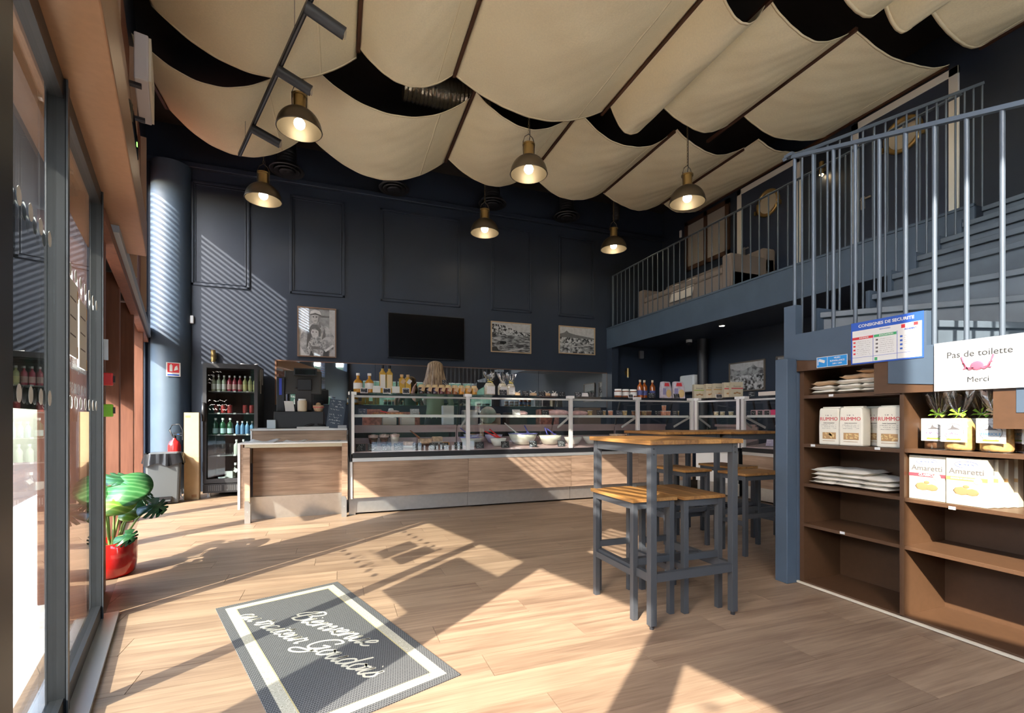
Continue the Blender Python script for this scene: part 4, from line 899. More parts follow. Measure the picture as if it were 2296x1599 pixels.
# ------------------------------------------------------------------ pendant lamps
BULB = mat('lit_bulb', (1,.9,.75), .3, emit=(1.0,.86,.62), estr=16.)
SHIN = mat('shade_inside_bronze', (.16,.13,.09), .42, metal=.55)
def chain_mesh(L_):
    b = B(); n = int(L_/.034)
    for i in range(n):
        z = i*.034
        r = [(.007*math.cos(a), 0, z+.017+.019*math.sin(a)) for a in [2*math.pi*j/8 for j in range(8)]]
        if i % 2: r = [(0, p[0], p[2]) for p in r]
        b.tube(r, .0022, 4, True)
    return b.mesh('chain', BRASS)
def pendant(label, loc, D=.40):
    t = thing('pendant_lamp', label, 'lamp', loc, 0, 'domed bronze pendant lamps'); r = D/2; K = 1.15; t.scale = (K,K,K); top = (5.48-loc[2])/K
    pr = [(r*math.sin(a), .20*math.cos(a)) for a in [math.pi/2*j/12 for j in range(12,1,-1)]]
    B().lathe(pr, n=36).obj('shade', SHADEM, t)
    i_ = B().lathe([(x*.975,z-.004) for x, z in pr], n=36).obj('shade_lining', SHIN, t)
    B().tube([(r*math.cos(a),r*math.sin(a),0) for a in [2*math.pi*j/36 for j in range(36)]], .005, 6, True).obj('rim', SHADEM, t)
    B().cyl((0,0,.19),(0,0,.32), .055, 20).cyl((0,0,.31),(0,0,.325), .068, 20).cyl((0,0,.186),(0,0,.196), .066, 20).obj('brass_cap', BRASS, t)
    B().tube([(-.062,0,.20),(-.066,0,.34),(-.045,0,.40),(0,0,.435),(.045,0,.40),(.066,0,.34),(.062,0,.20)], .005, 6).obj('yoke', SHADEM, t)
    link('chain', chain_mesh(top-.44), t, loc=(0,0,.44)); B().tube([(.0,.0,.33),(.02,.01,.42),(.012,0,.6),(.016,0,top-.01)], .004, 5).obj('cord', DARK, t)
    bu = B().ell((0,0,.055),(.05,.05,.05),16,10).obj('bulb', BULB, t); B().cyl((0,0,.11),(0,0,.19), .025, 12).obj('lamp_holder', BRASS, t)
    return t
for lb, x, y, z in (('nearest large pendant lamp beside the track spotlights',-.41,5.58,4.25),('pendant lamp hanging above the cash desk by the striped sunlight',-.985,7.24,4.12),('pendant lamp hanging in the middle, above the nearest high table\'s row',2.21,5.40,4.15),
                 ('pendant lamp in front of the wall panel above the television',2.215,7.30,4.13),('pendant lamp hanging before the gallery railing\'s far end',4.63,7.28,4.16),('pendant lamp hanging before the gallery\'s shuttered window',4.40,5.11,4.02)):
    pendant(lb, (x,y,z))

# ------------------------------------------------------------------ track with spotlights
a_, c_ = Vector((-1.174,6.669,4.4)), Vector((-.10,3.68,4.4)); dv = (c_-a_).normalized(); ang = math.atan2(dv.y, dv.x)
tk = thing('track_light', 'black lighting track with cylindrical spotlights hung by wires', 'track light', tuple(a_), ang); TL = (c_-a_).length
B().box(0,TL,-.018,.018,-.018,.018).obj('track', DARK, tk); B().box(.02,TL-.02,-.006,.006,-.020,-.0181).obj('conductor_slot', mat('steel_slot',(.3,.3,.3),.35,metal=.8), tk)
for x in (.35, 2.4): B().cyl((x,0,.018),(x,0,1.08), .002, 5).obj('wire', DARK, tk)
for x in (.80, 1.93, 2.80):
    sp = B().cyl((x,-.02,-.05),(x+.06,.26,-.15), .048, 20).obj('spotlight', DARK, tk); B().cyl((x+.061,.264,-.1515),(x+.062,.266,-.152), .038, 16).obj('lens', mat('spot_lens',(.55,.48,.4),.2), sp); B().box(x-.012,x+.012,-.012,.012,-.06,-.018).obj('swivel', DARK, sp)

# ------------------------------------------------------------------ round air diffusers and ducts
DUCT = mat('black_duct_foil',(.018,.018,.02),.35)
for lb, x, y, dct in (('black round ceiling diffuser above the first wall panels',-.76,7.97,0),('black round ceiling diffuser above the television panel',.85,7.97,0),('black round diffuser on a duct behind the counter lamp',2.55,7.93,1),('black round diffuser on a duct near the gallery',4.03,7.95,1)):
    t = thing('air_diffuser', lb, 'air diffuser', (x,y,4.93), 0, 'round black air diffusers')
    for r0, r1, z in ((.25,.19,.0),(.18,.12,-.012),(.11,.0,-.02)): B().lathe([(r0,z),(r0*.97,z-.018),(r1+.01,z+.012),(r1,z+.014)], n=28).obj('ring', DARK, t)
    b = B().lathe([(.24,.0),(.2,.06),(.13,.10)], n=24)
    for i in range(10): b.lathe([(.13,.10+i*.045),(.138,.122+i*.045),(.13,.145+i*.045)], n=20)
    b.obj('flexible_duct', DUCT, t)
t = thing('hanging_duct', 'black flexible duct end dangling beside the gallery lamp chain', 'duct', (4.72,7.35,4.72)); b = B()
for i in range(16): b.lathe([(.06+.002*i,i*.048),(.068+.002*i,i*.048+.024),(.062+.002*i,i*.048+.048)], n=14)
b.obj('sleeve', DUCT, t)
t = thing('foil_duct', 'crinkled silver foil duct lying above the linen canopies', 'duct', (.75,5.95,5.28)); rf = random.Random(2); b = B()
for i in range(22): b.cyl((i*.05,0,0),(i*.05+.028,0,0), .17+rf.uniform(-.006,.006), 18, .185, cap=False); b.cyl((i*.05+.028,0,0),(i*.05+.05,0,0), .185, 18, .17, cap=False)
b.obj('foil_sleeve', mat('crinkled_foil',(.62,.56,.44),.25,metal=.9,bump=.6,scale=30), t)
# ------------------------------------------------------------------ back wall: mirror, television, framed photographs
mr = thing('wall_mirror', 'long wall mirror strip behind the counter', 'mirror', (-.943, 8.3, 1.34))
for k in range(4): B().box(k*1.513+.002,(k+1)*1.513-.002,-.012,-.004,0,.69).obj('mirror_panel', MIRROR, mr)
B().box(-.02,0,-.02,-.003,-.01,.70).box(6.052,6.07,-.02,-.003,-.01,.70).box(-.02,6.07,-.02,-.003,.69,.705).obj('mirror_frame', mat('brown_mirror_frame',(.16,.08,.045),.4), mr)
tv = thing('television', 'large black television mounted on the back wall', 'television', (1.445, 8.29, 2.155))
B().box(-.67,.67,-.065,-.02,0,.772).obj('casing', BLACK, tv, bevel=.004); B().box(-.66,.66,-.0665,-.0651,.014,.76).obj('screen', mat('tv_glass',(.006,.006,.007),.12,spec=.6), tv); B().box(-.2,.2,-.02,.008,.25,.5).obj('bracket', DARK, tv); B().cyl((.05,-.04,-.02),(.05,-.04,0), .012, 8).obj('sensor', BLACK, tv)
def tone(g): return mat('print_tone_%02d' % int(g*100), (g,g*.985,g*.96), .8, var=.12, scale=26)
def noiseprint(name, lo, hi, s, rough=.8, stretch=(1,1,1), p0=.42, p1=.58):
    if name in MATS: return MATS[name]
    m, nt, b = _new(name); N = nt.nodes.new; L = nt.links.new
    tc = N('ShaderNodeTexCoord'); mp = N('ShaderNodeMapping'); mp.inputs['Scale'].default_value = stretch; nz = N('ShaderNodeTexNoise'); nz.inputs['Scale'].default_value = s; nz.inputs['Detail'].default_value = 7; nz.inputs['Roughness'].default_value = .65
    rp = N('ShaderNodeValToRGB'); rp.color_ramp.elements[0].position = p0; rp.color_ramp.elements[1].position = p1; rp.color_ramp.elements[0].color = (lo,lo,lo,1); rp.color_ramp.elements[1].color = (hi,hi,hi*.98,1)
    L(tc.outputs['Object'], mp.inputs[0]); L(mp.outputs[0], nz.inputs['Vector']); L(nz.outputs['Fac'], rp.inputs[0]); L(rp.outputs[0], b.inputs['Base Color']); b.inputs['Roughness'].default_value = rough; MATS[name] = m; return m
def framed(label, loc, w, h, fm, bg, layers, rz=0.):
    t = thing('framed_photograph', label, 'picture', loc, rz, 'framed black and white photographs'); f = .018
    for q in ((0,w,0,f),(0,w,h-f,h),(0,f,f,h-f),(w-f,w,f,h-f)): B().box(q[0],q[1],-.03,-.002,q[2],q[3]).obj('frame_bar', fm, t)
    pr = B().box(f,w-f,-.014,-.006,f,h-f).obj('print', bg, t)
    for k, (poly, m) in enumerate(layers):
        y = -.0145-.0004*k; B().prism([(f+px*(w-2*f), f+pz*(h-2*f)) for px, pz in poly], y-.0003, y, axis=1).obj('print_shape', m, pr)
    B().box(f,w-f,-.0235,-.0225,f,h-f).obj('picture_glass', glass('picture_glass',(.98,.98,.98),1.4), t)
    return t
def disc(cx, cz, r, n=16, s=1.): return [(cx+r*math.cos(2*math.pi*i/n), cz+r*s*math.sin(2*math.pi*i/n)) for i in range(n)]
OAKF = mat('pale_oak_frame',(.55,.38,.22),.5); WALF = mat('walnut_frame',(.20,.125,.08),.5); GRYF = mat('dark_oak_frame',(.16,.13,.10),.5)
CHK = noiseprint('checked_shirt_print', .18, .6, 34)
SH1 = noiseprint('pale_shirt_print', .30, .58, 12); SH2 = noiseprint('checked_shirt_print', .16, .68, 40)
framed('portrait black and white photograph of a man in a flat cap holding a child', (-.639,8.3,2.114), .587, .81, WALF, noiseprint('grey_street_print',.30,.42,6),
  [([(0,0),(.27,0),(.27,1),(0,1)],tone(.68)),([(.84,.0),(1,0),(1,1),(.84,1)],tone(.56)),([(.55,.82),(.84,.82),(.84,.86),(.55,.86)],tone(.22)),
   ([(.02,.22),(.06,.42),(.20,.62),(.40,.70),(.58,.70),(.80,.62),(.97,.42),(.95,.10),(.60,.02),(.2,.02)],SH1),([(.21,.16),(.24,.50),(.34,.62),(.36,.30)],tone(.14)),([(.62,.34),(.70,.60),(.74,.42)],tone(.2)),([(.38,.60),(.50,.54),(.62,.62),(.58,.72),(.42,.72)],tone(.26)),
   ([(.42,.66),(.55,.66),(.57,.78),(.43,.78)],tone(.40)),([(.36,.86),(.35,.76),(.40,.70),(.47,.69),(.55,.74),(.58,.86)],tone(.54)),([(.50,.69),(.56,.74),(.59,.86),(.54,.86),(.52,.76)],tone(.28)),([(.38,.815),(.42,.81),(.42,.83),(.38,.835)],tone(.06)),([(.46,.81),(.51,.815),(.51,.835),(.46,.83)],tone(.06)),([(.42,.735),(.49,.735),(.49,.745),(.42,.745)],tone(.16)),
   ([(.30,.885),(.34,.945),(.44,.975),(.56,.955),(.62,.89),(.60,.865),(.45,.90),(.33,.865)],tone(.66)),([(.31,.875),(.45,.905),(.60,.87),(.60,.85),(.45,.875),(.32,.855)],tone(.12)),
   ([(.22,.04),(.26,.26),(.36,.42),(.56,.42),(.70,.28),(.76,.06),(.60,.02),(.56,.20),(.38,.20),(.36,.02)],SH2),([(.34,.20),(.58,.20),(.58,.14),(.34,.14)],tone(.2)),
   ([(.33,.56),(.33,.48),(.38,.40),(.46,.38),(.53,.42),(.56,.54)],tone(.62)),([(.30,.46),(.29,.58),(.36,.66),(.50,.66),(.60,.56),(.60,.42),(.55,.40),(.54,.52),(.46,.58),(.36,.56),(.33,.50)],tone(.18)),([(.37,.495),(.41,.495),(.41,.51),(.37,.51)],tone(.08)),([(.46,.495),(.50,.495),(.50,.51),(.46,.51)],tone(.08)),
   ([(.30,.0),(.33,.12),(.40,.02),(.40,.0)],tone(.06)),([(.66,.0),(.68,.12),(.80,.12),(.82,.0)],tone(.06)),([(.70,.12),(.94,.26),(.97,.22),(.74,.09)],tone(.6))])
SEA = noiseprint('harbour_water_print', .06, .5, 9, stretch=(1,1,5)); TOWN = noiseprint('harbour_town_print', .03, .72, 22, p0=.45, p1=.55); SKYP = tone(.6)
framed('oak-framed black and white harbour photograph with boats beside the television', (2.632,8.3,2.348), .806, .574, OAKF, SEA,
  [([(0,.72),(1,.72),(1,1),(0,1)],SKYP),([(0,.58),(.0,.95),(.3,.92),(.7,.72),(1,.66),(1,.58)],TOWN),([(.2,.28),(.3,.24),(.38,.30),(.36,.36),(.22,.36)],tone(.04)),([(.05,.42),(.2,.38),(.26,.44),(.06,.48)],tone(.55)),([(.4,.5),(.55,.47),(.6,.52),(.42,.55)],tone(.1)),([(.62,.20),(.70,.14),(.84,.20),(.82,.27),(.64,.27)],tone(.08)),([(.25,.0),(.8,.16),(.84,.12),(.42,.0)],tone(.62)),([(0,0),(.0,.14),(.12,.16),(.2,.0)],tone(.05))])
framed('oak-framed black and white photograph of a hill above a port, nearest the gallery', (4.025,8.3,2.388), .807, .548, OAKF, noiseprint('rocky_shore_print',.05,.7,14),
  [([(0,.62),(1,.62),(1,1),(0,1)],tone(.66)),([(0,.60),(.0,.72),(.14,.78),(.2,.86),(.26,.78),(.45,.72),(1,.62),(1,.5),(0,.5)],tone(.2)),([(0,.38),(1,.40),(1,.58),(0,.60)],TOWN),([(.5,.30),(1,.40),(1,.06),(.7,.1)],SEA),([(.3,.26),(.9,.36),(.9,.33),(.35,.22)],tone(.6))])
framed('black and white village photograph on the lower right wall under the gallery', (6.48,6.44,1.575), .74, .505, GRYF, noiseprint('village_roofs_print',.04,.7,15),
  [([(0,.62),(1,.62),(1,1),(0,1)],tone(.6)),([(0,.55),(0,.85),(.1,.8),(.2,.74),(.4,.72),(.62,.82),(.7,.90),(.78,.8),(1,.72),(1,.55)],noiseprint('far_hills_print',.1,.45,8))], R(-90))
framed('partly hidden black and white photograph beside the slate post', (6.48,5.49,1.575), .6, .51, GRYF, tone(.5), [([(0,.3),(0,.62),(.4,.6),(1,.55),(1,.28)],noiseprint('dark_rocks_print',.02,.3,18)),([(0,0),(0,.28),(1,.26),(1,0)],tone(.4))], R(-90))
# sensors, wall lights
tag(B().box(-.03,.03,-.045,-.001,-.06,.06).obj('alarm_sensor', WHITEG, loc=(-2.09,8.3,2.60), bevel=.012), 'small white motion sensor on the striped sunlit wall', 'sensor')
def sconce(label, loc, rz, lit=False):
    t = thing('wall_sconce', label, 'wall light', loc, rz, 'brass cylinder wall lights'); B().cyl((0,-.06,-.09),(0,-.06,.09), .032, 16, cap=False).obj('cylinder', BRASS, t); B().box(-.03,.03,-.035,-.001,-.04,.04).obj('wall_plate', BRASS, t)
    B().ell((0,-.06,-.085),(.022,.022,.03),10,6).obj('bulb', mat('small_lit_bulb',(1,.85,.6),.4,emit=(1,.72,.38),estr=30.) if lit else WHITEG, t); return t
sconce('brass wall light above the drinks fridge', (-1.80,8.3,2.06), 0); sconce('brass wall light under the gallery', (5.58,8.3,2.06), 0); sconce('lit brass wall light between the two gallery doors', (6.48,4.72,4.66), R(-90), True)
tag(B().box(-.05,.05,-.06,-.001,-.08,.08).obj('wall_speaker', mat('grey_speaker',(.25,.25,.26),.6), loc=(5.93,8.3,2.45), bevel=.01), 'small grey wall speaker under the gallery', 'speaker')
tag(B().box(-.025,.025,-.03,-.001,-.07,.07).obj('door_contact', WHITEG, loc=(6.48,7.70,4.84), rot=(0,0,R(-90)), bevel=.006), 'small white box by the gallery window', 'sensor')
t = thing('dome_camera', 'white dome security camera under the gallery', 'camera', (6.20,7.15,2.60)); B().cyl((0,0,-.05),(0,0,0), .055, 16).obj('base', WHITEG, t); B().ell((0,0,-.07),(.042,.042,.042)).obj('dome', BLACK, t)
for lb, x, y in (('recessed downlight nearer the back wall',5.30,6.09),('recessed downlight farther under the gallery',5.75,5.88)):
    t = thing('downlight', lb + ' in the gallery soffit', 'downlight', (x,y,2.60), 0, 'downlights under the gallery'); B().cyl((0,0,-.008),(0,0,0), .05, 18).obj('ring', WHITEG, t); B().cyl((0,0,-.0095),(0,0,-.0085), .036, 16).obj('lamp', mat('downlight_glow',(1,.9,.8),.4,emit=(1,.85,.7),estr=12.), t)
t = thing('hand_dryer', 'white hand dryer on the lower right wall under the gallery', 'hand dryer', (6.48,7.32,1.62), R(-90)); B().box(-.20,.20,-.20,-.002,0,.33).obj('casing', WHITEG, t, bevel=.03); B().box(-.12,.12,-.16,-.05,-.004,0).obj('nozzle', DARK, t)

# ------------------------------------------------------------------ gallery: doors with portholes, shuttered window, sofa
DFR = mat('ivory_door_frame',(.85,.83,.78),.5)
for i, (lb, y0, y1) in enumerate((('gallery door with a brass porthole nearer the shuttered window',5.08,6.26),('gallery door with a brass porthole above the stairs',3.17,4.33))):
    t = thing('door_%d' % (i+2), lb, 'door', (6.48, y1, 2.94), R(-90), None, 'structure'); w = y1-y0; h = 2.10
    for q in ((0,.09,0,h),(w-.09,w,0,h),(0,w,h-.09,h)): B().box(q[0],q[1],-.03,-.001,q[2],q[3]).obj('door_frame', DFR, t, bevel=.004)
    lf = B().box(.09,w-.09,-.018,-.001,.005,h-.09).obj('door_leaf', mat('dark_blue_door',(.028,.04,.075),.4), t)
    rg = B(); cx, cz, r = w*.53, 1.63, .19
    rg.tube([(cx+r*math.cos(a),-.03,cz+r*math.sin(a)) for a in [2*math.pi*j/28 for j in range(28)]], .028, 8, True).obj('porthole_ring', mat('porthole_brass',(.45,.30,.11),.35,metal=.85), lf)
    B().cyl((cx,-.026,cz),(cx,-.020,cz), r, 28).obj('porthole_glass', mat('frosted_porthole',(.5,.46,.38),.3), lf)
    for a in (R(200), R(340)): B().box(cx+.24*math.cos(a)-.015,cx+.24*math.cos(a)+.015,-.06,-.02,cz+.24*math.sin(a)-.03,cz+.24*math.sin(a)+.03).obj('clamp', BRASS, lf)
    B().box(.12,.17,-.028,-.019,.92,1.08).box(.13,.26,-.055,-.04,1.03,1.05).obj('door_handle', STEEL, lf)
t = thing('window_4', 'brown framed gallery window with closed slatted blinds', 'window', (6.48,7.56,4.02), R(-90), None, 'structure')
BRF = mat('dark_brown_window_frame',(.075,.04,.025),.5); BLS = mat('grey_blind_slat',(.36,.34,.31),.6)
for q in ((0,.09,0,.98),(.52,.61,0,.98),(1.04,1.13,0,.98),(0,1.13,0,.08),(0,1.13,.90,.98)): B().box(q[0],q[1],-.04,-.001,q[2],q[3]).obj('window_frame', BRF, t)
sl = B().rbox((0,0,0),(.42,.004,.036), Matrix.Rotation(R(20),3,'X')).mesh('blind_slat', BLS)
for x in (.305, .825):
    for k_ in range(24): link('blind_slat', sl, t, loc=(x,-.03,.10+k_*.0335))
B().box(.09,1.04,-.008,-.002,.08,.90).obj('pane', mat('dark_window_glass',(.01,.01,.012),.1), t)
GRF = mat('taupe_upholstery',(.20,.165,.145),.9,bump=.2,scale=120)
sf = thing('sofa', 'taupe two-seat sofa on the gallery', 'sofa', (5.42, 5.35, 2.941))
B().box(.0,.85,.0,2.30,.10,.36).obj('base', GRF, sf, bevel=.02); B().box(.62,.88,.0,2.30,.36,.78).obj('backrest', GRF, sf, bevel=.05)
for y in (0, 2.12): B().box(-.02,.85,y,y+.18,.10,.62).obj('armrest', GRF, sf, bevel=.03)
for y in (.19, 1.155): B().box(-.01,.64,y,y+.955,.36,.46).obj('seat_cushion', GRF, sf, bevel=.03)
for x in (.05,.78):
    for y in (.06,2.2): B().box(x,x+.04,y,y+.04,0,.10).obj('foot', BLACK, sf)
tag(B().grid(lambda u, v: (5.40+.5*u-(.0 if u > .02 else .012), 6.15+.55*v, 2.941+(.472+.012*math.sin(v*9)) if u > .02 else 2.941+.18), 8, 10).obj('throw_blanket', mat('cream_throw',(.66,.61,.53),.95), solid=.012), 'cream throw hanging over the sofa seat', 'throw')
tag(B().box(-.16,.16,-.05,.05,-.14,.14).obj('cushion', mat('cream_cushion',(.62,.57,.50),.95), loc=(5.93,5.86,3.555), rot=(0,R(-18),R(90)), bevel=.045), 'cream cushion leaning in the sofa corner', 'cushion')

# ------------------------------------------------------------------ drinks fridge
fr = thing('drinks_fridge', 'tall black glass-door drinks fridge by the striped wall', 'fridge', (-1.79, 7.61, 0)); FW = .68
B().box(0,.04,.05,.60,.06,1.88).box(FW-.04,FW,.05,.60,.06,1.88).box(.04,FW-.04,.57,.60,.06,1.88).box(.04,FW-.04,.05,.57,1.80,1.88).box(.04,FW-.04,.05,.57,.06,.19).obj('cabinet', BLACK, fr)
dr = B().box(0,.045,0,.045,.20,1.885).box(FW-.045,FW,0,.045,.20,1.885).box(.045,FW-.045,0,.045,1.82,1.885).box(.045,FW-.045,0,.045,.20,.26).obj('door_frame', DARK, fr)
B().box(.045,FW-.045,.015,.022,.26,1.82).obj('door_glass', GLASSF, dr); B().lathe([(.0,-.13),(.02,-.13),(.028,0),(.02,.13),(0,.13)], n=10).obj('handle', BLACK, dr, loc=(.015,-.018,1.20))
for z in (.585,.88,1.185,1.50):
    s_ = B().box(.05,FW-.05,.09,.52,z-.012,z).obj('wire_shelf', mat('grey_wire_shelf',(.25,.26,.26),.4,metal=.5), fr)
    for x in (.16,.36,.52): B().box(x,x+.03,.082,.088,z-.014,z+.008).obj('price_clip', PAPER, s_)
g = B().box(0,FW,.0,.045,.065,.19).obj('vent_panel', BLACK, fr)
for k in range(22): B().box(.07+k*.024+(.03 if k > 6 else 0)+(.03 if k > 14 else 0),.08+k*.024+(.03 if k > 6 else 0)+(.03 if k > 14 else 0),-.003,-.0005,.09,.17).obj('vent_slot', mat('vent_grey',(.10,.10,.10),.6), g)
for x in (.06,.58): B().cyl((x,.08,0),(x,.08,.06), .022, 10).obj('foot', ALU, fr)
b = B()
for k, (z, x1) in enumerate(((1.76,.24),(1.72,.20),(1.66,.18),(1.60,.12),(1.36,.30),(1.30,.34),(1.24,.30))): scribble(b,.06,x1,z,.03,.012,k+50,.003)
b.obj('chalk_writing', CHALK, dr)['kind'] = 'stuff'
FY = 7.77
PINKB = mat('pink_soda',(.50,.06,.10),.15,coat=.5); YELB = mat('lemonade',(.52,.52,.24),.15,coat=.5); SODB = mat('pale_soda',(.40,.43,.30),.15,coat=.5); PLAB = mat('pink_soda_label',(.72,.45,.42),.7); YLAB = mat('yellow_soda_label',(.70,.62,.28),.7)
for k in range(9):
    g_, lb_, nm_ = ((SODB,WLAB,'pale soda'),(PINKB,PLAB,'pink soda'),(YELB,YLAB,'yellow lemonade'))[k//3]
    bottle('soda_bottle', '%s of the three %s bottles on the fridge\'s top shelf' % (('first','second','third')[k % 3], nm_), (-1.685+k*.066, FY-.04, 1.501), .225, .029, g_, cap=WHITEG, lab=lb_, labz=(.12,.45), group='soda bottles in the fridge')
CAN = mat('red_can_pack',(.38,.03,.03),.4)
for k in range(5): lathe_thing('drink_can', 'red drink can, number %s along the fridge\'s second shelf' % ('one','two','three','four','five')[k], 'can', [(0,0),(.028,0),(.032,.01),(.032,.105),(.026,.12),(0,.12)], CAN, (-1.66+k*.085+(.11 if k > 2 else 0), FY, 1.186+.0), 'red cans in the fridge', 14)
for k in range(3): bottle('water_bottle', '%s green mineral water bottle on the fridge\'s third shelf' % ('first','second','third')[k], (-1.66+k*.092, FY-.04, .881), .235, .040, GRNB, cap=WHITEG, lab=mat('teal_label',(.35,.50,.52),.7), labz=(.08,.38), group='green water bottles in the fridge')
BLW = mat('blue_water_bottle',(.12,.24,.40),.15,coat=.4)
for k in range(4): bottle('water_bottle', '%s blue plastic water bottle on the fridge\'s third shelf' % ('first','second','third','fourth')[k], (-1.385+k*.062, FY-.04, .881), .19, .028, BLW, cap=WHITEG, group='blue water bottles in the fridge')
for k in range(3): lathe_thing('carafe', '%s clear glass on the fridge\'s fourth shelf' % ('first','second','third')[k], 'glass', [(.03,0),(.035,.01),(.042,.16),(.04,.162)], GLASS, (-1.66+k*.095, FY, .586), 'glasses in the fridge')
for k in range(2): bottle('bottle', '%s swing-top clear bottle on the fridge\'s fourth shelf' % ('first','second')[k], (-1.40+k*.09, FY-.03, .586), .22, .036, CLRB, cap=WHITEG, group='swing-top bottles in the fridge')
t = thing('yogurt_tub', 'white lidded tub at the bottom of the fridge', 'tub', (-1.57,FY-.06,.191)); B().lathe([(0,0),(.05,0),(.056,.07),(0,.07)], n=16).obj('tub', WHITEG, t); B().lathe([(.058,.07),(.058,.085),(0,.086)], n=16).obj('lid', WHITEG, t)
bottle('bottle', 'dark swing-top bottle with a kraft tag at the bottom of the fridge', (-1.41,FY-.04,.191), .28, .04, mat('dark_bottle',(.03,.028,.02),.12,coat=.6), cap=WHITEG, tagm=PAPER)
tag(B().box(-.05,.05,-.002,.002,0,.16).obj('paper_sheet', PAPER, loc=(-1.50,FY-.02,.191)), 'white card standing beside the tub in the fridge', 'paper')
t = thing('paper_strips', 'printed paper strips hanging on the fridge\'s side', 'paper', (-1.108,7.95,1.50))
for k, (y, z0, z1) in enumerate(((-.16,.16,.33),(-.08,-.02,.34),(.0,.20,.36),(.08,.12,.35))): B().box(0,.003,y-.035,y+.035,z0,z1).obj('paper_strip', PAPER if k % 2 else mat('grey_strip',(.35,.35,.34),.8), t)
paper('paper_sheet', 'loose white papers lying on top of the fridge', [(-1.35,7.66),(-1.14,7.68),(-1.15,8.0),(-1.38,7.98)], 1.89, wav=.05)
bx = thing('cardboard_box', 'tall flat cardboard box standing beside the fridge', 'box', (-1.895,7.50,0), R(3)); B().box(-.085,.085,0,.10,0,1.19).obj('carton', CARD, bx); B().box(-.086,.086,-.0006,.10,.565,.57).obj('carton_joint', mat('carton_line',(.4,.27,.14),.8), bx); B().box(-.07,-.01,-.0008,0,1.12,1.15).box(.0,.06,-.0008,0,.03,.07).obj('carton_print', TANINK, bx)

# ------------------------------------------------------------------ corner: pedal bin, extinguisher, signs
bn = thing('pedal_bin', 'grey pedal bin lined with a black bag', 'bin', (-2.165,7.36,0), R(12)); GB = mat('grey_bin_plastic',(.085,.092,.096),.45)
b = B(); 
def ringq(w, d, z): return [(-w,-d,z),(w,-d,z),(w,d,z),(-w,d,z)]
b._add(ringq(.165,.15,0)+ringq(.185,.17,.62), [(0,1,5,4),(1,2,6,5),(2,3,7,6),(3,0,4,7),(3,2,1,0),(4,5,6,7)]); b.obj('bin_body', GB, bn, bevel=.025)
def fn(u, v):
    a = 2*math.pi*u; q = 1/max(abs(math.cos(a)),abs(math.sin(a)))**.8; r = .215+.012*math.sin(a*17)+.02*v+.012*math.sin(a*9+2)*v
    return (r*q*.92*math.cos(a), r*q*.85*math.sin(a), .655-.14*v+.02*math.sin(a*6)*v)
B().grid(fn, 60, 4).obj('bin_bag', mat('black_bin_bag',(.015,.015,.017),.25), bn); B().box(-.155,.155,-.14,.14,.63,.665).obj('lid', GB, bn, bevel=.02)
B().box(-.09,.09,-.185,-.14,.02,.10).obj('pedal_recess', BLACK, bn); B().box(-.08,.08,-.20,-.15,.045,.06).obj('pedal', GB, bn)
ex = thing('fire_extinguisher', 'red fire extinguisher hung on the round column behind the bin', 'fire extinguisher', (-2.21,7.935,.42)); FER = mat('extinguisher_red',(.60,.02,.02),.25,coat=.4)
B().lathe([(0,0),(.075,0),(.08,.02),(.08,.30),(.06,.36),(.025,.39),(.02,.41)], n=20).obj('cylinder', FER, ex); B().lathe([(.0815,.14),(.0815,.22)], n=20).obj('instruction_label', PAPER, ex)
B().cyl((0,0,.40),(0,0,.45), .02, 10).box(-.01,.10,-.012,.012,.44,.455).box(-.01,.09,-.01,.01,.47,.485).obj('valve', BLACK, ex); B().tube([(-.02,0,.43),(-.06,0,.52),(-.03,0,.60),(.06,0,.61),(.10,0,.52),(.10,0,.38)], .011, 8).obj('hose', BLACK, ex)
B().box(-.03,.03,.06,.12,.15,.30).obj('wall_bracket', DARK, ex)
B().cyl((.03,0,.465),(.06,0,.465), .008, 8).obj('safety_pin', mat('blue_tag',(.05,.2,.6),.5), ex)
cs = thing('extinguisher_sign', 'red and white fire extinguisher sign on the round column', 'sign', (-2.35+.254*math.sin(.36), 8.30-.254*math.cos(.36), 1.72), .36)
B().box(-.085,.085,-.004,.0,0,.20).obj('board', PAPER, cs); B().box(-.07,.07,-.005,-.0041,.055,.19).obj('red_field', REDINK, cs); B().box(-.045,-.01,-.0058,-.0051,.07,.16).box(-.035,-.02,-.0058,-.0051,.16,.175).obj('extinguisher_symbol', PAPER, cs); B().poly([(.005,-.0058,.08),(.055,-.0058,.10),(.045,-.0058,.16),(.02,-.0058,.14)]).obj('flame_symbol', PAPER, cs); B().box(-.07,.07,-.005,-.0041,.01,.03).obj('blue_text_bar', BLUEINK, cs)
tag(B().tube([(.0,0,.0),(.02,0,.08),(.0,0,.15),(-.03,0,.12),(-.02,0,.04),(.01,0,.01)], .008, 6).obj('cable', WHITEG, loc=(-2.02,7.60,.006)), 'white cable loop on the floor behind the cardboard box', 'cable')

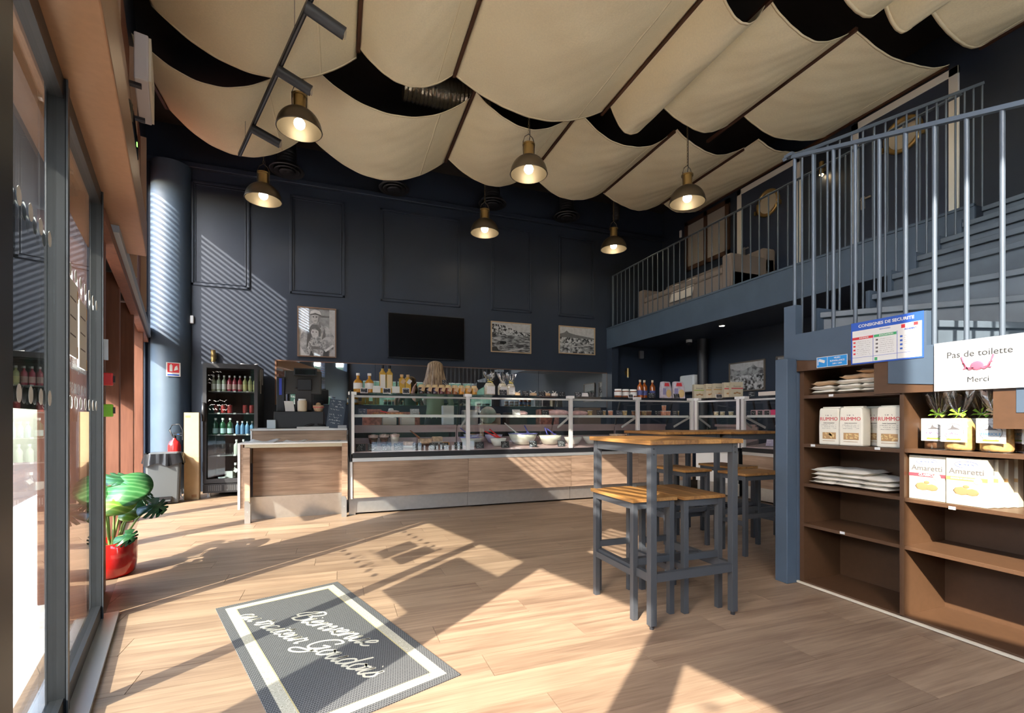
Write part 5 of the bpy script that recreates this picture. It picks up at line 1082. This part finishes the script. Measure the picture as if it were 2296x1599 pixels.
# ------------------------------------------------------------------ things on the shopfront
def sthing(name, label, cat, t, off, z): return thing(name, label, cat, S(t, off, z), U_ANG)
for nm_, lb, m, z in (('red_alarm_button','red alarm box on the wooden mullion',RED,1.31),('green_release_button','bright green door release box on the wooden mullion',GREEN,1.115)):
    t = sthing(nm_, lb, 'alarm box', .473, -.02, z); B().box(-.045,-.001,-.045,.01,0,.078).obj('casing', m, t, bevel=.006); B().box(-.04,-.002,-.054,-.046,.02,.06).obj('hinge_cover', DARK, t); B().box(-.048,-.0455,-.035,-.01,.02,.055).obj('push_plate', m, t)
t = sthing('door_plate', 'grey metal plate on the edge of the wooden mullion', 'plate', .474, -.02, 1.47); B().box(-.006,-.001,-.02,.03,0,.13).obj('plate', ALU, t)
for lb, t0, t1, z0, z1 in (('white printed notice on the door glass, the one nearer the entrance',-.86,-.65,1.36,1.67),('white printed notice on the door glass, the one nearer the plant',-.61,-.40,1.33,1.63)):
    t = sthing('paper_notice', lb, 'notice', t0, -.002, z0); B().box(0,t1-t0,-.002,-.0008,0,z1-z0).obj('sheet', PAPER, t); b = B()
    for k in range(3): b.box(.03,.16,-.0026,-.0021,(z1-z0)*(.75-k*.24),(z1-z0)*(.75-k*.24)+.006)
    b.obj('printed_lines', GREYINK, t)['kind'] = 'stuff'; B().box(.19,.21,-.003,-.0021,.0,.05).box(.19,.21,-.003,-.0021,.24,.29).obj('brown_tape', KRAFT, t)
gl_ = sthing('glass_lettering', 'pale mirrored web address and phone number on the door glass', 'lettering', -.52, -.0135, 1.2)
for s_, z, sz in (('letraiteurgoudois.fr', .13, .055), ('04 91 43 88 37', .03, .07)):
    o = text(s_, sz, PAPER, gl_, (0, .0, z), rot=(R(90),0,0)); o.scale = (-1,1,1)
t = sthing('glass_poster', 'dark backed poster stuck on the entrance glass at the picture edge', 'poster', -1.72, -.0135, 1.13); B().box(0,.57,.0,.0012,0,.60).obj('sheet', mat('dark_poster_back',(.045,.045,.04),.25), t)
t = sthing('lamp_box', 'pale lamp box with dark side print above the shutter box', 'lamp box', .75, .09, 3.41); B().box(-.05,.55,-.10,-.02,.02,.34).obj('casing', mat('pale_lilac_plastic',(.60,.57,.58),.5), t, bevel=.008); B().box(-.04,.54,-.115,-.101,.03,.33).obj('diffuser', mat('cream_diffuser',(.68,.62,.50),.5), t); q_ = B(); scribble(q_,.12,.42,.17,.09,-.1156,4,.012); q_.obj('side_print', INK, t); B().box(0,.04,-.06,.02,0,.02).box(.46,.5,-.06,.02,0,.02).obj('bracket', DARK, t)
t = sthing('door_sensor', 'glossy black motion sensor above the door header', 'sensor', -.1, .02, 2.60); B().box(-.22,.26,-.145,-.03,.0,.15).obj('casing', mat('gloss_black',(.008,.008,.009),.06), t, bevel=.03); B().box(.1,.12,-.147,-.1455,.05,.07).obj('indicator', mat('green_led',(.2,.8,.1),.4,emit=(.2,.9,.1),estr=2), t)
# ------------------------------------------------------------------ monstera in a red pot
pt = thing('potted_plant', 'green monstera in a glossy red pot beside the door', 'plant', tuple(S(.95,-.03)))
RPOT = mat('glossy_red_glaze',(.48,.015,.012),.12,coat=.8)
B().lathe([(0,.0),(.12,.0),(.138,.02),(.150,.10),(.150,.235),(.146,.242),(.14,.235),(.138,.19),(0,.185)], n=32).obj('pot', RPOT, pt); B().lathe([(0,.20),(.138,.195)], n=24).obj('soil', mat('dark_soil',(.03,.02,.012),.95), pt)
def leafmat(name, c, v):
    m, nt, b = _new(name); N = nt.nodes.new; L = nt.links.new
    tc = N('ShaderNodeTexCoord'); wv = N('ShaderNodeTexWave'); wv.inputs['Scale'].default_value = 9; wv.inputs['Distortion'].default_value = 1.5; wv.bands_direction = 'Y'
    rp = N('ShaderNodeValToRGB'); rp.color_ramp.elements[0].color = (*c,1); rp.color_ramp.elements[1].color = (*v,1); rp.color_ramp.elements[0].position = .55; rp.color_ramp.elements[1].position = .98
    L(tc.outputs['Object'], wv.inputs['Vector']); L(wv.outputs['Fac'], rp.inputs[0]); L(rp.outputs[0], b.inputs['Base Color']); b.inputs['Roughness'].default_value = .32
    b.inputs['Transmission Weight'].default_value = .0; return m
LF = [leafmat('monstera_leaf_light',(.03,.13,.035),(.08,.21,.075)), leafmat('monstera_leaf_mid',(.015,.07,.025),(.03,.11,.04)), leafmat('monstera_leaf_lime',(.12,.26,.03),(.24,.38,.07))]
def leafpts(cut):
    out = []
    for i in range(49):
        a = -math.pi+2*math.pi*i/48; r = .5*(1-.35*math.cos(a))*(1+.12*math.cos(2*a)); 
        if abs(a) > 2.9: r *= .55
        if cut and .35 < abs(a) < 2.4 and i % 4 == 0: r *= 1-cut
        out.append((.16+r*math.cos(math.pi-a)*.95*(-1), r*math.sin(a)*1.3))
    return out
def leaf(i, base, tip, size, m, cut, roll=0.):
    """petiole from the soil to a leaf blade that droops past its tip"""
    base = Vector(base); tip = Vector(tip); mid = base.lerp(tip,.55)+Vector((0,0,.05))
    st_ = B().tube([base, base.lerp(mid,.5), mid, mid.lerp(tip,.6)+Vector((0,0,.015)), tip], [.009,.008,.006,.005,.004], 6).obj('petiole', mat('green_petiole',(.20,.30,.08),.5), pt)
    d = Vector((tip.x-base.x, tip.y-base.y, 0)); d = d.normalized() if d.length > .01 else Vector((1,0,0)); ln = Vector((-d.y,d.x,0))
    b = B(); P = leafpts(cut); c = len(P)
    def w(p): 
        x, y = p[0]*size, p[1]*size; return tip + d*x*math.cos(.25) + ln*y + Vector((0,0,-.9*(x*x)/size*.35 - abs(y)*.18 + .012 + roll*y*.5)) + Vector((0,0,.62*((d*x+ln*y).x*-.34+(d*x+ln*y).y*.94)))
    b._add([w(p) for p in P]+[w((.16*.3,0)), w((.25,0)), w((.42,0))], [])
    for j in range(c-1):
        x = P[j][0]; k2 = c if x < .1 else (c+1 if x < .38 else c+2); x2 = P[j+1][0]; k3 = c if x2 < .1 else (c+1 if x2 < .38 else c+2)
        b.f.append((j,j+1,k3,k2) if k2 != k3 else (j,j+1,k2)); b.sm.append(True)
    b.obj('leaf', m, pt, solid=.0015)
for i, q in enumerate((((.0,.0,.18),(.13,-.05,.62),.30,0,.0,.2),((-.01,.02,.18),(-.02,-.10,.60),.30,0,.06,-.2),((.02,.0,.18),(.08,-.17,.53),.25,2,.0,.1),((-.03,.02,.18),(-.16,.02,.55),.27,1,.1,.0),((.03,.02,.18),(.27,-.06,.47),.20,1,.62,.0),((.0,-.04,.18),(.14,-.14,.28),.14,1,.6,.3),((-.04,-.03,.18),(-.11,-.16,.40),.15,0,.0,.4),((.02,.04,.18),(.10,.18,.50),.24,1,.5,.0),((-.02,.04,.18),(-.10,.20,.52),.24,1,.3,.0),((.03,-.02,.18),(.13,-.07,.42),.12,2,.0,-.2),((-.05,.0,.18),(-.19,-.06,.47),.18,1,.55,.0),((.0,.02,.18),(.02,.06,.64),.26,1,.3,.1))):
    leaf(i, q[0], q[1], q[2]*.82, LF[q[3]], q[4], q[5])
# ------------------------------------------------------------------ food in the display counter
def zdeck(y): return .7235 + (y-5.68)/.585*.068
CG = 'slate price cards on the lower deck'
spots = ('the first by the cash desk end','the second, under the dessert cups','the third, under the dessert cups','the fourth, under the dessert cups','the one before the cream cake','the one before the spoon dish','the one beside the orange tart','the one left of the first post','the one on the blue-rimmed bowl','the one on the red-spoon bowl','the one on the big white bowl','the one before the second post')
for k, x in enumerate((.232,.365,.524,.663,.885,1.09,1.219,1.40,1.677,2.02,2.414,2.83)):
    card('price_card', 'slate price card on the lower deck, %s' % spots[k], (x,5.735,zdeck(5.735)), .108,.082,60+k, lines=4, group=CG)
CUPG = mat('layered_dessert',(.16,.06,.04),.25,var=.9,scale=26,coat=.4); CREAM = mat('pink_cream_topping',(.74,.52,.48),.5,var=.2,scale=40)
for k, (x, y) in enumerate(((.385,5.93),(.515,5.96),(.645,5.98))):
    t = thing('dessert_cup', '%s tall dessert cup with pink cream behind the price cards' % ('first','second','third')[k], 'dessert', (x,y,zdeck(y)), 0, 'tall dessert cups')
    B().lathe([(0,0),(.032,0),(.055,.12)], n=16).obj('cup', CUPG if k < 2 else mat('white_panna_cotta',(.78,.68,.62),.4), t); b = B().lathe([(.055,.12),(.062,.135),(.05,.15),(.02,.162),(0,.163)], n=16)
    for j in range(6): b.ell((.045*math.cos(j),.045*math.sin(j),.145),(.018,.018,.012),8,5)
    b.obj('cream_topping', CREAM, t)
def dish(name, label, cat, loc, w, d, h, m, top, group=None):
    t = thing(name, label, cat, loc, 0, group); B().box(-w/2,w/2,-d/2,d/2,0,h*.35).obj('dish', m, t, bevel=.006); B().box(-w/2+.01,w/2-.01,-d/2+.01,d/2-.01,h*.35,h).obj('food', top, t, bevel=.012); return t
CAKE = mat('sponge_cake',(.62,.40,.26),.7,var=.3,scale=30); TART = mat('orange_tart',(.70,.30,.06),.3,var=.3,scale=24)
dish('cake_slab','pale cream cake slab on the lower deck','cake',(.80,5.90,zdeck(5.9)),.13,.16,.075,PAPER,CAKE); dish('oven_dish','golden gratin dish with a wooden spoon','dish',(1.02,5.98,zdeck(5.98)),.18,.16,.095,mat('brown_dish',(.12,.05,.03),.3),CAKE)
tag(B().tube([(-.02,0,.0),(-.10,0,.07),(-.14,0,.10)], [.014,.008,.007], 8).obj('wooden_spoon', mat('spoon_wood',(.30,.10,.05),.5), loc=(.97,5.96,zdeck(5.98)+.10)), 'reddish wooden spoon resting in the golden gratin dish', 'spoon')
dish('cake_slab','small layered orange tart beside the spoon dish','cake',(1.27,5.90,zdeck(5.9)),.10,.14,.06,PAPER,TART); dish('cake_slab','tall breadcrumbed pie behind the orange tart','cake',(1.20,6.10,zdeck(6.1)),.15,.12,.10,PAPER,CAKE)
def bowl(label, loc, r, h, m, fill, group='salad bowls on the lower deck', rim=None):
    t = thing('salad_bowl', label, 'bowl', loc, 0, group)
    B().lathe([(0,.0),(r*.5,.0),(r*.62,.01),(r*.85,h*.55),(r,h),(r*.96,h),(r*.8,h*.6),(0,h*.5)], n=28).obj('bowl', m, t); B().lathe([(r*.93,h*.88),(r*.6,h*.97),(0,h*1.04)], n=24).obj('salad', fill, t)
    if rim: B().tube([(r*math.cos(a),r*math.sin(a),h) for a in [2*math.pi*j/28 for j in range(28)]], .005, 6, True).obj('coloured_rim', rim, t)
    return t
WB = mat('white_china',(.78,.76,.70),.25); CB = mat('cream_china',(.72,.70,.58),.3); BLR = mat('blue_rim',(.10,.10,.45),.4)
SALW = mat('white_salad',(.72,.66,.58),.6,var=.25,scale=40); SALO = mat('carrot_salad',(.68,.28,.06),.6,var=.3,scale=50); SALR = mat('red_salad',(.50,.10,.08),.5,var=.4,scale=40)
bowl('white bowl with a blue rim before the first counter post', (1.62,5.93,zdeck(5.9)), .155, .115, WB, SALW, rim=BLR); bowl('small white bowl holding a red spoon', (1.97,5.88,zdeck(5.86)), .11, .105, WB, SALW)
bowl('carrot salad bowl behind the blue-rimmed bowl', (1.70,6.16,zdeck(6.13)), .13, .12, mat('clear_blue_bowl',(.42,.44,.6),.2), SALO); bowl('lilac glass bowl behind the red-spoon bowl', (1.99,6.14,zdeck(6.11)), .125, .115, mat('lilac_glass_bowl',(.45,.42,.6),.2), SALW)
bowl('largest cream bowl with a blue rim on the lower deck', (2.36,5.98,zdeck(5.93)), .20, .15, CB, SALW, rim=BLR); bowl('cream bowl with blue spoons before the second post', (2.75,5.94,zdeck(5.9)), .165, .125, CB, SALW); bowl('white bowl of red salad behind the second post', (3.10,5.92,zdeck(5.88)), .13, .105, WB, SALR)
bowl('white bowl of red salad after the second post', (3.40,5.92,zdeck(5.88)), .13, .105, WB, SALR)
def spoon(label, loc, m, rz, L_=.17, tilt=40): return tag(B().tube([(0,0,0),(L_*math.cos(R(tilt)),0,L_*math.sin(R(tilt)))], .008, 8).ell((0,0,0),(.026,.018,.008),10,6).obj('serving_spoon', m, loc=loc, rot=(0,0,rz)), label, 'spoon', 'serving spoons in the salad bowls')
PUR = mat('violet_spoon',(.16,.12,.40),.35)
spoon('violet spoon in the blue-rimmed bowl', (1.60,5.93,zdeck(5.9)+.13), PUR, R(165)); spoon('red spoon leaning out of the small white bowl', (1.99,5.90,zdeck(5.86)+.115), RED, R(170)); spoon('second red spoon lying flatter in the small white bowl', (1.95,5.86,zdeck(5.86)+.118), RED, R(178),.19,25)
spoon('long white spoon in the largest cream bowl', (2.27,5.98,zdeck(5.93)+.16), WHITEG, R(176), .22, 38); spoon('short blue spoon in the largest cream bowl', (2.44,6.0,zdeck(5.93)+.165), BLR, R(120),.11,60); spoon('blue spoon in the cream bowl before the second post', (2.72,5.96,zdeck(5.9)+.14), BLR, R(100),.12,55); spoon('second blue spoon in the cream bowl before the second post', (2.82,5.93,zdeck(5.9)+.14), BLR, R(160),.14,35)
TER = mat('terracotta_bowl',(.68,.42,.28),.4)
bowl('first terracotta terrine bowl behind the nearest table', (3.93,6.08,zdeck(6.05)), .12, .11, TER, SALW, 'terracotta bowls'); bowl('second terracotta terrine bowl behind the nearest table', (4.20,6.08,zdeck(6.05)), .12, .11, TER, SALW, 'terracotta bowls')
dish('meat_tray','flat tray of pink cold meat near the corner','meat',(4.55,6.05,zdeck(6.05)),.26,.2,.05,BLACK,SALR); dish('meat_tray','white tray of pale meat near the third post','meat',(3.68,5.95,zdeck(5.95)),.2,.2,.045,WB,SALW)
# upper glass shelf
ZG = 1.1435; YG = 5.90
t = thing('tart_tray', 'round pale tray of savoury tarts on the glass shelf', 'tray', (.57,YG,ZG)); B().lathe([(0,0),(.19,0),(.205,.016),(.195,.018),(0,.006)], n=32, sy=.75).obj('tray', mat('wooden_tray',(.55,.42,.28),.6), t); b = B()
rp_ = random.Random(5)
for k in range(14): b.ell((rp_.uniform(-.16,.16),rp_.uniform(-.10,.10),.026),(.034,.026,.014),10,6)
b.obj('tarts', mat('toasted_tart',(.55,.22,.10),.6,var=.5,scale=60), t); B().ell((.05,.0,.05),(.075,.04,.016),12,6).obj('meat_slice', mat('ham_white',(.78,.62,.60),.5), t); B().rbox((-.05,-.02,.043),(.12,.04,.012), Matrix.Rotation(R(12),3,'Y')).obj('red_wrap', RED, t)
for k, (lb, x, m_, w_) in enumerate((('blue slate price card at the glass shelf\'s first end',.255,mat('blue_slate_card',(.08,.11,.16),.6),.10),('grey price card beside the tart tray',.865,mat('grey_slate_card',(.3,.31,.31),.6),.11),('white and black price card before the ham on the shelf',2.20,PAPER,.11),('slate price card beside the cured ham by the second post',2.62,CHAL,.11),('slate price card before the clear tubs',3.47,CHAL,.10),('blue-grey price card before the mixed tubs',3.79,mat('blue_slate_card2',(.05,.055,.075),.6),.10),('slate price card after the third post',4.46,CHAL,.10),('slate price card before the small jars at the corner',4.78,CHAL,.10))):
    card('price_card', lb, (x,5.80,ZG), w_, .085, 90+k, m=m_, lines=3, ink=INK if m_ is PAPER else CHALK)
HAM = mat('pink_cured_ham',(.70,.45,.44),.45,var=.25,scale=22)
for lb, x, y, r_ in (('small pink ham piece behind the white card',2.30,5.88,(.09,.07,.035)),('pink cured ham stretching past the second post',2.86,5.9,(.17,.09,.045)),('flat pink ham after the second post',3.18,5.9,(.14,.09,.04))): tag(B().ell((0,0,r_[2]),r_,16,8).obj('cured_ham', HAM, loc=(x,y,ZG)), lb, 'meat', 'pink hams on the glass shelf')
def tub(label, x, m, h=.075, r=.045, y=YG, z=ZG, lid=None, cat='tub', group='small tubs on the glass shelf'):
    t = thing('food_tub', label, cat, (x,y,z), 0, group); B().lathe([(0,0),(r*.85,0),(r,h),(0,h)], n=14).obj('tub', m, t); B().lathe([(r*1.05,h),(r*1.05,h+.008),(0,h+.009)], n=14).obj('lid', lid or PAPER, t); return t
NUT = mat('olive_mix',(.50,.34,.14),.4,var=.7,scale=50); SAL2 = mat('salmon_mix',(.70,.32,.20),.4,var=.4,scale=50); BRN2 = mat('brown_relish',(.22,.09,.04),.35,var=.5,scale=50)
for k, (x, m_) in enumerate(((3.36,NUT),(3.58,NUT),(3.70,SAL2),(3.86,NUT),(3.94,NUT),(4.10,BRN2),(4.19,BRN2),(4.28,NUT),(4.37,BRN2),(4.40,SAL2),(4.56,SAL2),(4.64,SAL2),(4.72,SAL2),(4.88,NUT))):
    tub('%s food tub on the glass shelf, number %s of the row' % ({NUT:'olive-coloured',SAL2:'salmon-coloured',BRN2:'brown'}[m_], ('one','two','three','four','five','six','seven','eight','nine','ten','eleven','twelve','thirteen','fourteen')[k]), x, m_, r=.036, y=YG+(.09 if k in (9,) else 0))
tub('salmon-coloured food tub stacked on top of the others', 4.64, SAL2, r=.034, z=ZG+.0845)
JB = mat('striped_jar',(.55,.46,.30),.4,var=.6,scale=60)
for k, (x, y) in enumerate(((5.10,5.45),(5.13,5.36),(5.17,5.24))): tub('%s small preserve jar in the corner section' % ('first','second','third')[k], x+.12, JB, .06, .034, y=y, group='small jars in the corner section')
for k in range(5):
    t = thing('tin_box', 'pink-edged tin with a dark drawing, %s along the returning counter' % ('first','second','third','fourth','fifth')[k], 'tin', (5.32,4.83-k*.105,ZG), R(-90), 'drawn tins on the returning counter'); B().box(-.045,.045,-.05,.05,0,.08).obj('tin', mat('pink_tin',(.66,.42,.45),.5) if k != 3 else mat('hot_pink_tin',(.75,.05,.18),.5), t, bevel=.003)
    if k != 3: B().box(-.036,.036,-.0515,-.0505,.012,.07).obj('drawing', INK, t); b = B(); scribble(b,-.03,.03,.04,.04,-.0525,k,.004); b.obj('drawing_lines', PAPER, t)
card('price_card', 'tilted lilac price card on the returning counter\'s deck', (5.32,4.62,.745), .12,.09,130, m=mat('lilac_card',(.42,.36,.5),.6), rz=R(-90))
# ------------------------------------------------------------------ work side behind the counter
struct(B().box(.2,5.0,6.62,7.70,0,.15).obj('floor_platform', DARK))
bw = thing('back_worktop', 'steel back worktop along the mirror wall', 'worktop', (0,7.72,0)); B().box(-.2,5.0,.0,.56,.86,.92).obj('worktop', STEEL, bw); B().box(-.18,4.98,.04,.56,0,.86).obj('cupboard', mat('grey_cupboard',(.22,.21,.20),.6), bw)
rq = random.Random(11)
KR = mat('ham_bundle',(.38,.15,.11),.6,var=.5,scale=18)
for k, (lb, x, w_, h_, m_) in enumerate((('red-brown pasta bags on the back worktop nearest the till',.50,.30,.34,KR),('white boxed paper on the back worktop',.80,.07,.36,PAPER),('bundle of cured meats on the back worktop',1.10,.34,.30,KR),('grey steel machine housing on the back worktop',2.15,.26,.34,STEEL),('wooden block on the back worktop',2.55,.30,.28,mat('beige_block',(.45,.34,.26),.6)),('stack of dark crates on the back worktop',3.0,.42,.30,mat('dark_crate',(.06,.045,.04),.6)),('hanging sausage bundle on the back worktop',3.65,.40,.36,KR),('framed brown board on the back worktop',4.5,.5,.40,mat('brown_board',(.16,.11,.08),.6)))):
    tag(B().box(-w_/2,w_/2,-.10,.10,0,h_).obj('stored_goods', m_, loc=(x,8.0,.921), bevel=.02), lb, 'stored goods', 'goods on the back worktop')
t = thing('meat_slicer', 'round-bladed meat slicer on the work shelf of the counter', 'slicer', (2.42,7.30+.5,.921)); B().box(-.16,.16,-.12,.08,0,.10).obj('base', STEEL, t, bevel=.02); B().cyl((0,-.03,.25),(0,.0,.25), .15, 28).obj('blade', mat('polished_steel',(.6,.58,.55),.12,metal=1.), t); B().cyl((0,0,.25),(0,.06,.25), .05, 16).box(-.05,.05,0,.07,.1,.22).obj('motor', STEEL, t)
for k, x in enumerate((.62,.86)): tag(B().box(-.09,.09,-.07,.07,0,.10).obj('white_container', WHITEG, loc=(x,6.42,1.0205), bevel=.01), '%s white container on the counter\'s work shelf near the till' % ('first','second')[k], 'container', 'white containers on the work shelf')
tag(B().box(-.08,.08,-.05,.05,0,.27).obj('roll_dispenser', mat('pale_blue_white',(.66,.72,.74),.5), loc=(1.42,6.46,1.0205), bevel=.01), 'tall pale dispenser beside the first counter post', 'dispenser')
# ------------------------------------------------------------------ the person behind the counter, seen from behind
def person():
    V = [((0,0,.93),(.15,.11)),((0,-.005,1.10),(.125,.095)),((0,0,1.30),(.15,.105)),((0,-.005,1.43),(.10,.08)),((0,.0,1.49),(.052,.052)),((0,.015,1.55),(.055,.06)),((0,.03,1.62),(.072,.088)),((0,.03,1.69),(.076,.094)),((0,.02,1.745),(.055,.065))]
    E = [(i,i+1) for i in range(8)]
    def chain(root, pts):
        p = root
        for q in pts: V.append(q); E.append((p, len(V)-1)); p = len(V)-1
        return p
    for s in (-1, 1): chain(0, [((.09*s,0,.84),(.09,.095)),((.10*s,.015,.48),(.062,.062)),((.10*s,-.01,.10),(.042,.045)),((.105*s,.10,.035),(.04,.03)),((.105*s,.16,.03),(.03,.02))])
    def hand(p, c, d, n):
        c = Vector(c); d = Vector(d).normalized(); n = Vector(n).normalized(); side = d.cross(n)
        pal = chain(p, [(tuple(c+d*.045),(.032,.018))])
        for k, ln in enumerate((.07,.08,.076,.06)):
            r0 = c+d*.075+side*(.028-.019*k); chain(pal, [(tuple(r0),(.010,.010)),(tuple(r0+d*ln*.5+n*.008),(.009,.009)),(tuple(r0+d*ln*.85+n*.03),(.008,.008))])
        chain(pal, [(tuple(c+d*.03+side*.035),(.012,.012)),(tuple(c+d*.06+side*.055+n*.012),(.010,.010)),(tuple(c+d*.085+side*.05+n*.03),(.009,.009))])
    w = chain(3, [((-.15,0,1.405),(.062,.06)),((-.27,.04,1.20),(.045,.045)),((-.30,.24,1.30),(.036,.036)),((-.27,.30,1.36),(.026,.024))]); hand(w, (-.27,.30,1.36), (.2,.45,.8), (.9,.1,-.2))
    w = chain(3, [((.15,0,1.405),(.062,.06)),((.25,.04,1.15),(.045,.045)),((.20,.27,1.08),(.034,.034)),((.17,.33,1.08),(.026,.024))]); hand(w, (.17,.33,1.08), (-.25,.9,0), (0,-.1,-1))
    me = bpy.data.meshes.new('person'); me.from_pydata([v[0] for v in V], E, [])
    o = bpy.data.objects.new('person', me); COL.objects.link(o)
    sk = o.modifiers.new('skin', 'SKIN'); sk.use_smooth_shade = True; ss = o.modifiers.new('sub', 'SUBSURF'); ss.levels = 2; ss.render_levels = 2
    for i, v in enumerate(V): me.skin_vertices[0].data[i].radius = v[1]
    me.skin_vertices[0].data[0].use_root = True
    dg = bpy.context.evaluated_depsgraph_get(); dg.update(); m2 = bpy.data.meshes.new_from_object(o.evaluated_get(dg)); bpy.data.objects.remove(o)
    for m in (mat('skin',(.55,.33,.24),.5), mat('sage_green_top',(.20,.27,.17),.85), mat('dark_trousers',(.03,.03,.04),.8), BLACK): m2.materials.append(m)
    for p in m2.polygons:
        z = p.center.z; x = abs(p.center.x); p.use_smooth = True
        arm = x > .20 and z > .95 and (p.center.y > .06 or x > .285)
        p.material_index = 3 if z < .07 else (2 if z < .95 and x < .22 else (0 if (z > 1.475 or arm) else 1))
    return m2
pe = thing('person', 'person with long blond hair in a green top, seen from behind at the counter', 'person', (1.34, 6.95, .15)); pe.scale = (1.02,1.02,1.02)
link('body', person(), pe)
def hr(u, v):
    a = 2*math.pi*u; back = .5-.5*math.sin(a)
    if v < .35: q = v/.35*math.pi/2; r = .108*math.sin(q); z = 1.70+.085*math.cos(q)
    else: q = (v-.35)/.65; r = .108+.07*q**1.3+.012*math.sin(a*5+q*4)*q; z = 1.70-(.42*(.45+.55*back))*q*(1+.06*math.sin(a*7))
    r *= 1+.06*math.sin(a*19+3*v)+.03*math.sin(a*31)
    return (r*math.cos(a)*1.02, .015+r*math.sin(a)*(1.05 if math.sin(a) < 0 else .86), z)
def hairmat():
    m, nt, b = _new('blond_hair'); N = nt.nodes.new; L = nt.links.new; tc = N('ShaderNodeTexCoord'); mp = N('ShaderNodeMapping'); mp.inputs['Scale'].default_value = (60,60,3); nz = N('ShaderNodeTexNoise'); nz.inputs['Scale'].default_value = 1.; nz.inputs['Detail'].default_value = 3
    rp = N('ShaderNodeValToRGB'); rp.color_ramp.elements[0].color = (.16,.09,.045,1); rp.color_ramp.elements[1].color = (.58,.42,.25,1); rp.color_ramp.elements[0].position = .35; rp.color_ramp.elements[1].position = .62
    L(tc.outputs['Object'], mp.inputs[0]); L(mp.outputs[0], nz.inputs[0]); L(nz.outputs[0], rp.inputs[0]); L(rp.outputs[0], b.inputs['Base Color']); b.inputs['Roughness'].default_value = .45; return m
B().grid(hr, 96, 26).obj('hair', hairmat(), pe)
# face (turned away from the camera, seen in the mirror)
fc = B().ell((-.028,.112,1.655),(.012,.008,.008),8,6).ell((.028,.112,1.655),(.012,.008,.008),8,6).obj('eyes', WHITEG, pe); B().ell((0,.128,1.625),(.012,.016,.02),8,6).obj('nose', MATS['skin'], pe); B().ell((0,.112,1.585),(.024,.008,.007),10,6).obj('mouth', mat('lips',(.5,.15,.14),.5), pe)

# ------------------------------------------------------------------ outside: threshold paving, white gravel, pale bounce ground, foliage, added light blockers
ext = struct(sbox(B(), -9, 9, -.75, -.165, -.06, -.02).obj('ground_paving', mat('pale_grey_paving',(.66,.64,.60),.8,var=.1,scale=6))); ext.location = P0; ext.rotation_euler = (0,0,U_ANG)
gv, nt, bb = _new('white_gravel'); MATS['white_gravel'] = gv
tc = nt.nodes.new('ShaderNodeTexCoord'); vo = nt.nodes.new('ShaderNodeTexVoronoi'); vo.inputs['Scale'].default_value = 38; nt.links.new(tc.outputs['Object'], vo.inputs['Vector']); rp = nt.nodes.new('ShaderNodeValToRGB'); rp.color_ramp.elements[0].color = (.9,.87,.8,1); rp.color_ramp.elements[1].color = (.55,.5,.43,1); nt.links.new(vo.outputs['Distance'], rp.inputs[0]); nt.links.new(rp.outputs[0], bb.inputs['Base Color']); bb.inputs['Roughness'].default_value = .9
g_ = sbox(B(), -9, 9, -1.35, -.75, -.06, -.025).obj('gravel', gv); g_.location = P0; g_.rotation_euler = (0,0,U_ANG); tag(g_, 'white gravel bed outside the glass door', 'gravel', None, 'stuff')
ext = struct(sbox(B(), -14, 14, -22, -7.0, -.06, -.03).obj('ground_path', mat('tan_bounce_paving',(.74,.64,.50),.85,var=.08,scale=2))); ext.location = P0; ext.rotation_euler = (0,0,U_ANG)  # unseen far ground, kept extra pale to bounce sunlight indoors
struct(B().box(-12,14,-22,-2.8,-.07,-.04).obj('ground_reflector', mat('bounce_paving',(.80,.76,.69),.85,var=.05,scale=2)))  # unseen ground acting as reflector: very pale, throws sun up to the linen
ext = struct(sbox(B(), -14, 14, -7.0, -1.35, -.06, -.028).obj('ground_deck', wood('brown_decking',(.16,.085,.05),(.30,.17,.10),.6,axis=0,grain=6))); ext.location = P0; ext.rotation_euler = (0,0,U_ANG)
fo = thing('shrub', 'leafy shrub outside the shop window whose shadow falls on the floor', 'shrub', S(-4.40,-1.05,-.03), U_ANG); rl = random.Random(9); b = B()
for k in range(70):
    c = Vector((rl.uniform(-.6,.5), rl.uniform(-.25,.25), rl.uniform(2.0,2.75))); a = rl.uniform(0,6.28); d = Vector((math.cos(a),.4*rl.uniform(-1,1),math.sin(a)*.8)).normalized(); n_ = Vector((-d.z,.3,d.x)).normalized(); L_ = rl.uniform(.13,.26)
    b.poly([c, c+d*L_*.4+n_*L_*.13, c+d*L_, c+d*L_*.4-n_*L_*.13])
b.obj('foliage', LF[1], fo); B().cyl((0,0,0),(0,0,2.6), .04, 8).obj('trunk', WOODRED, fo)
SKYBLOCK = mat('dark_green_sky_blocker',(.035,.055,.025),.9,var=.4,scale=3)
hd = struct(sbox(B(), -16, 16, -11.5, -10.5, -.03, 4.2).obj('exterior_sky_blocker', SKYBLOCK)); hd.location = P0; hd.rotation_euler = (0,0,U_ANG)  # added out of view to block the low sky from the room
struct(B().box(-14,16,-14,-13,-.04,4.2).obj('exterior_sky_blocker', SKYBLOCK))  # second added sky blocker, facing the front window
struct(B().box(.4,6.6,-3.6,-2.8,2.66,2.74).obj('exterior_sky_shade', mat('sand_sky_shade',(.5,.42,.3),.9)))  # added out of view to trim sky and sun at the front window
ep = thing('shadow_post', 'dark banner stand added outside the entrance to cast the shadow over the mat', 'banner stand', S(-2.06,-.80,-.02), U_ANG)  # invented upright, placed unseen only for its shadow
B().box(-.11,.11,-.02,.02,.04,2.1).obj('blocker', mat('dark_blocker',(.05,.05,.06),.7), ep); B().box(-.16,.16,-.12,.12,0,.04).obj('foot', DARK, ep)
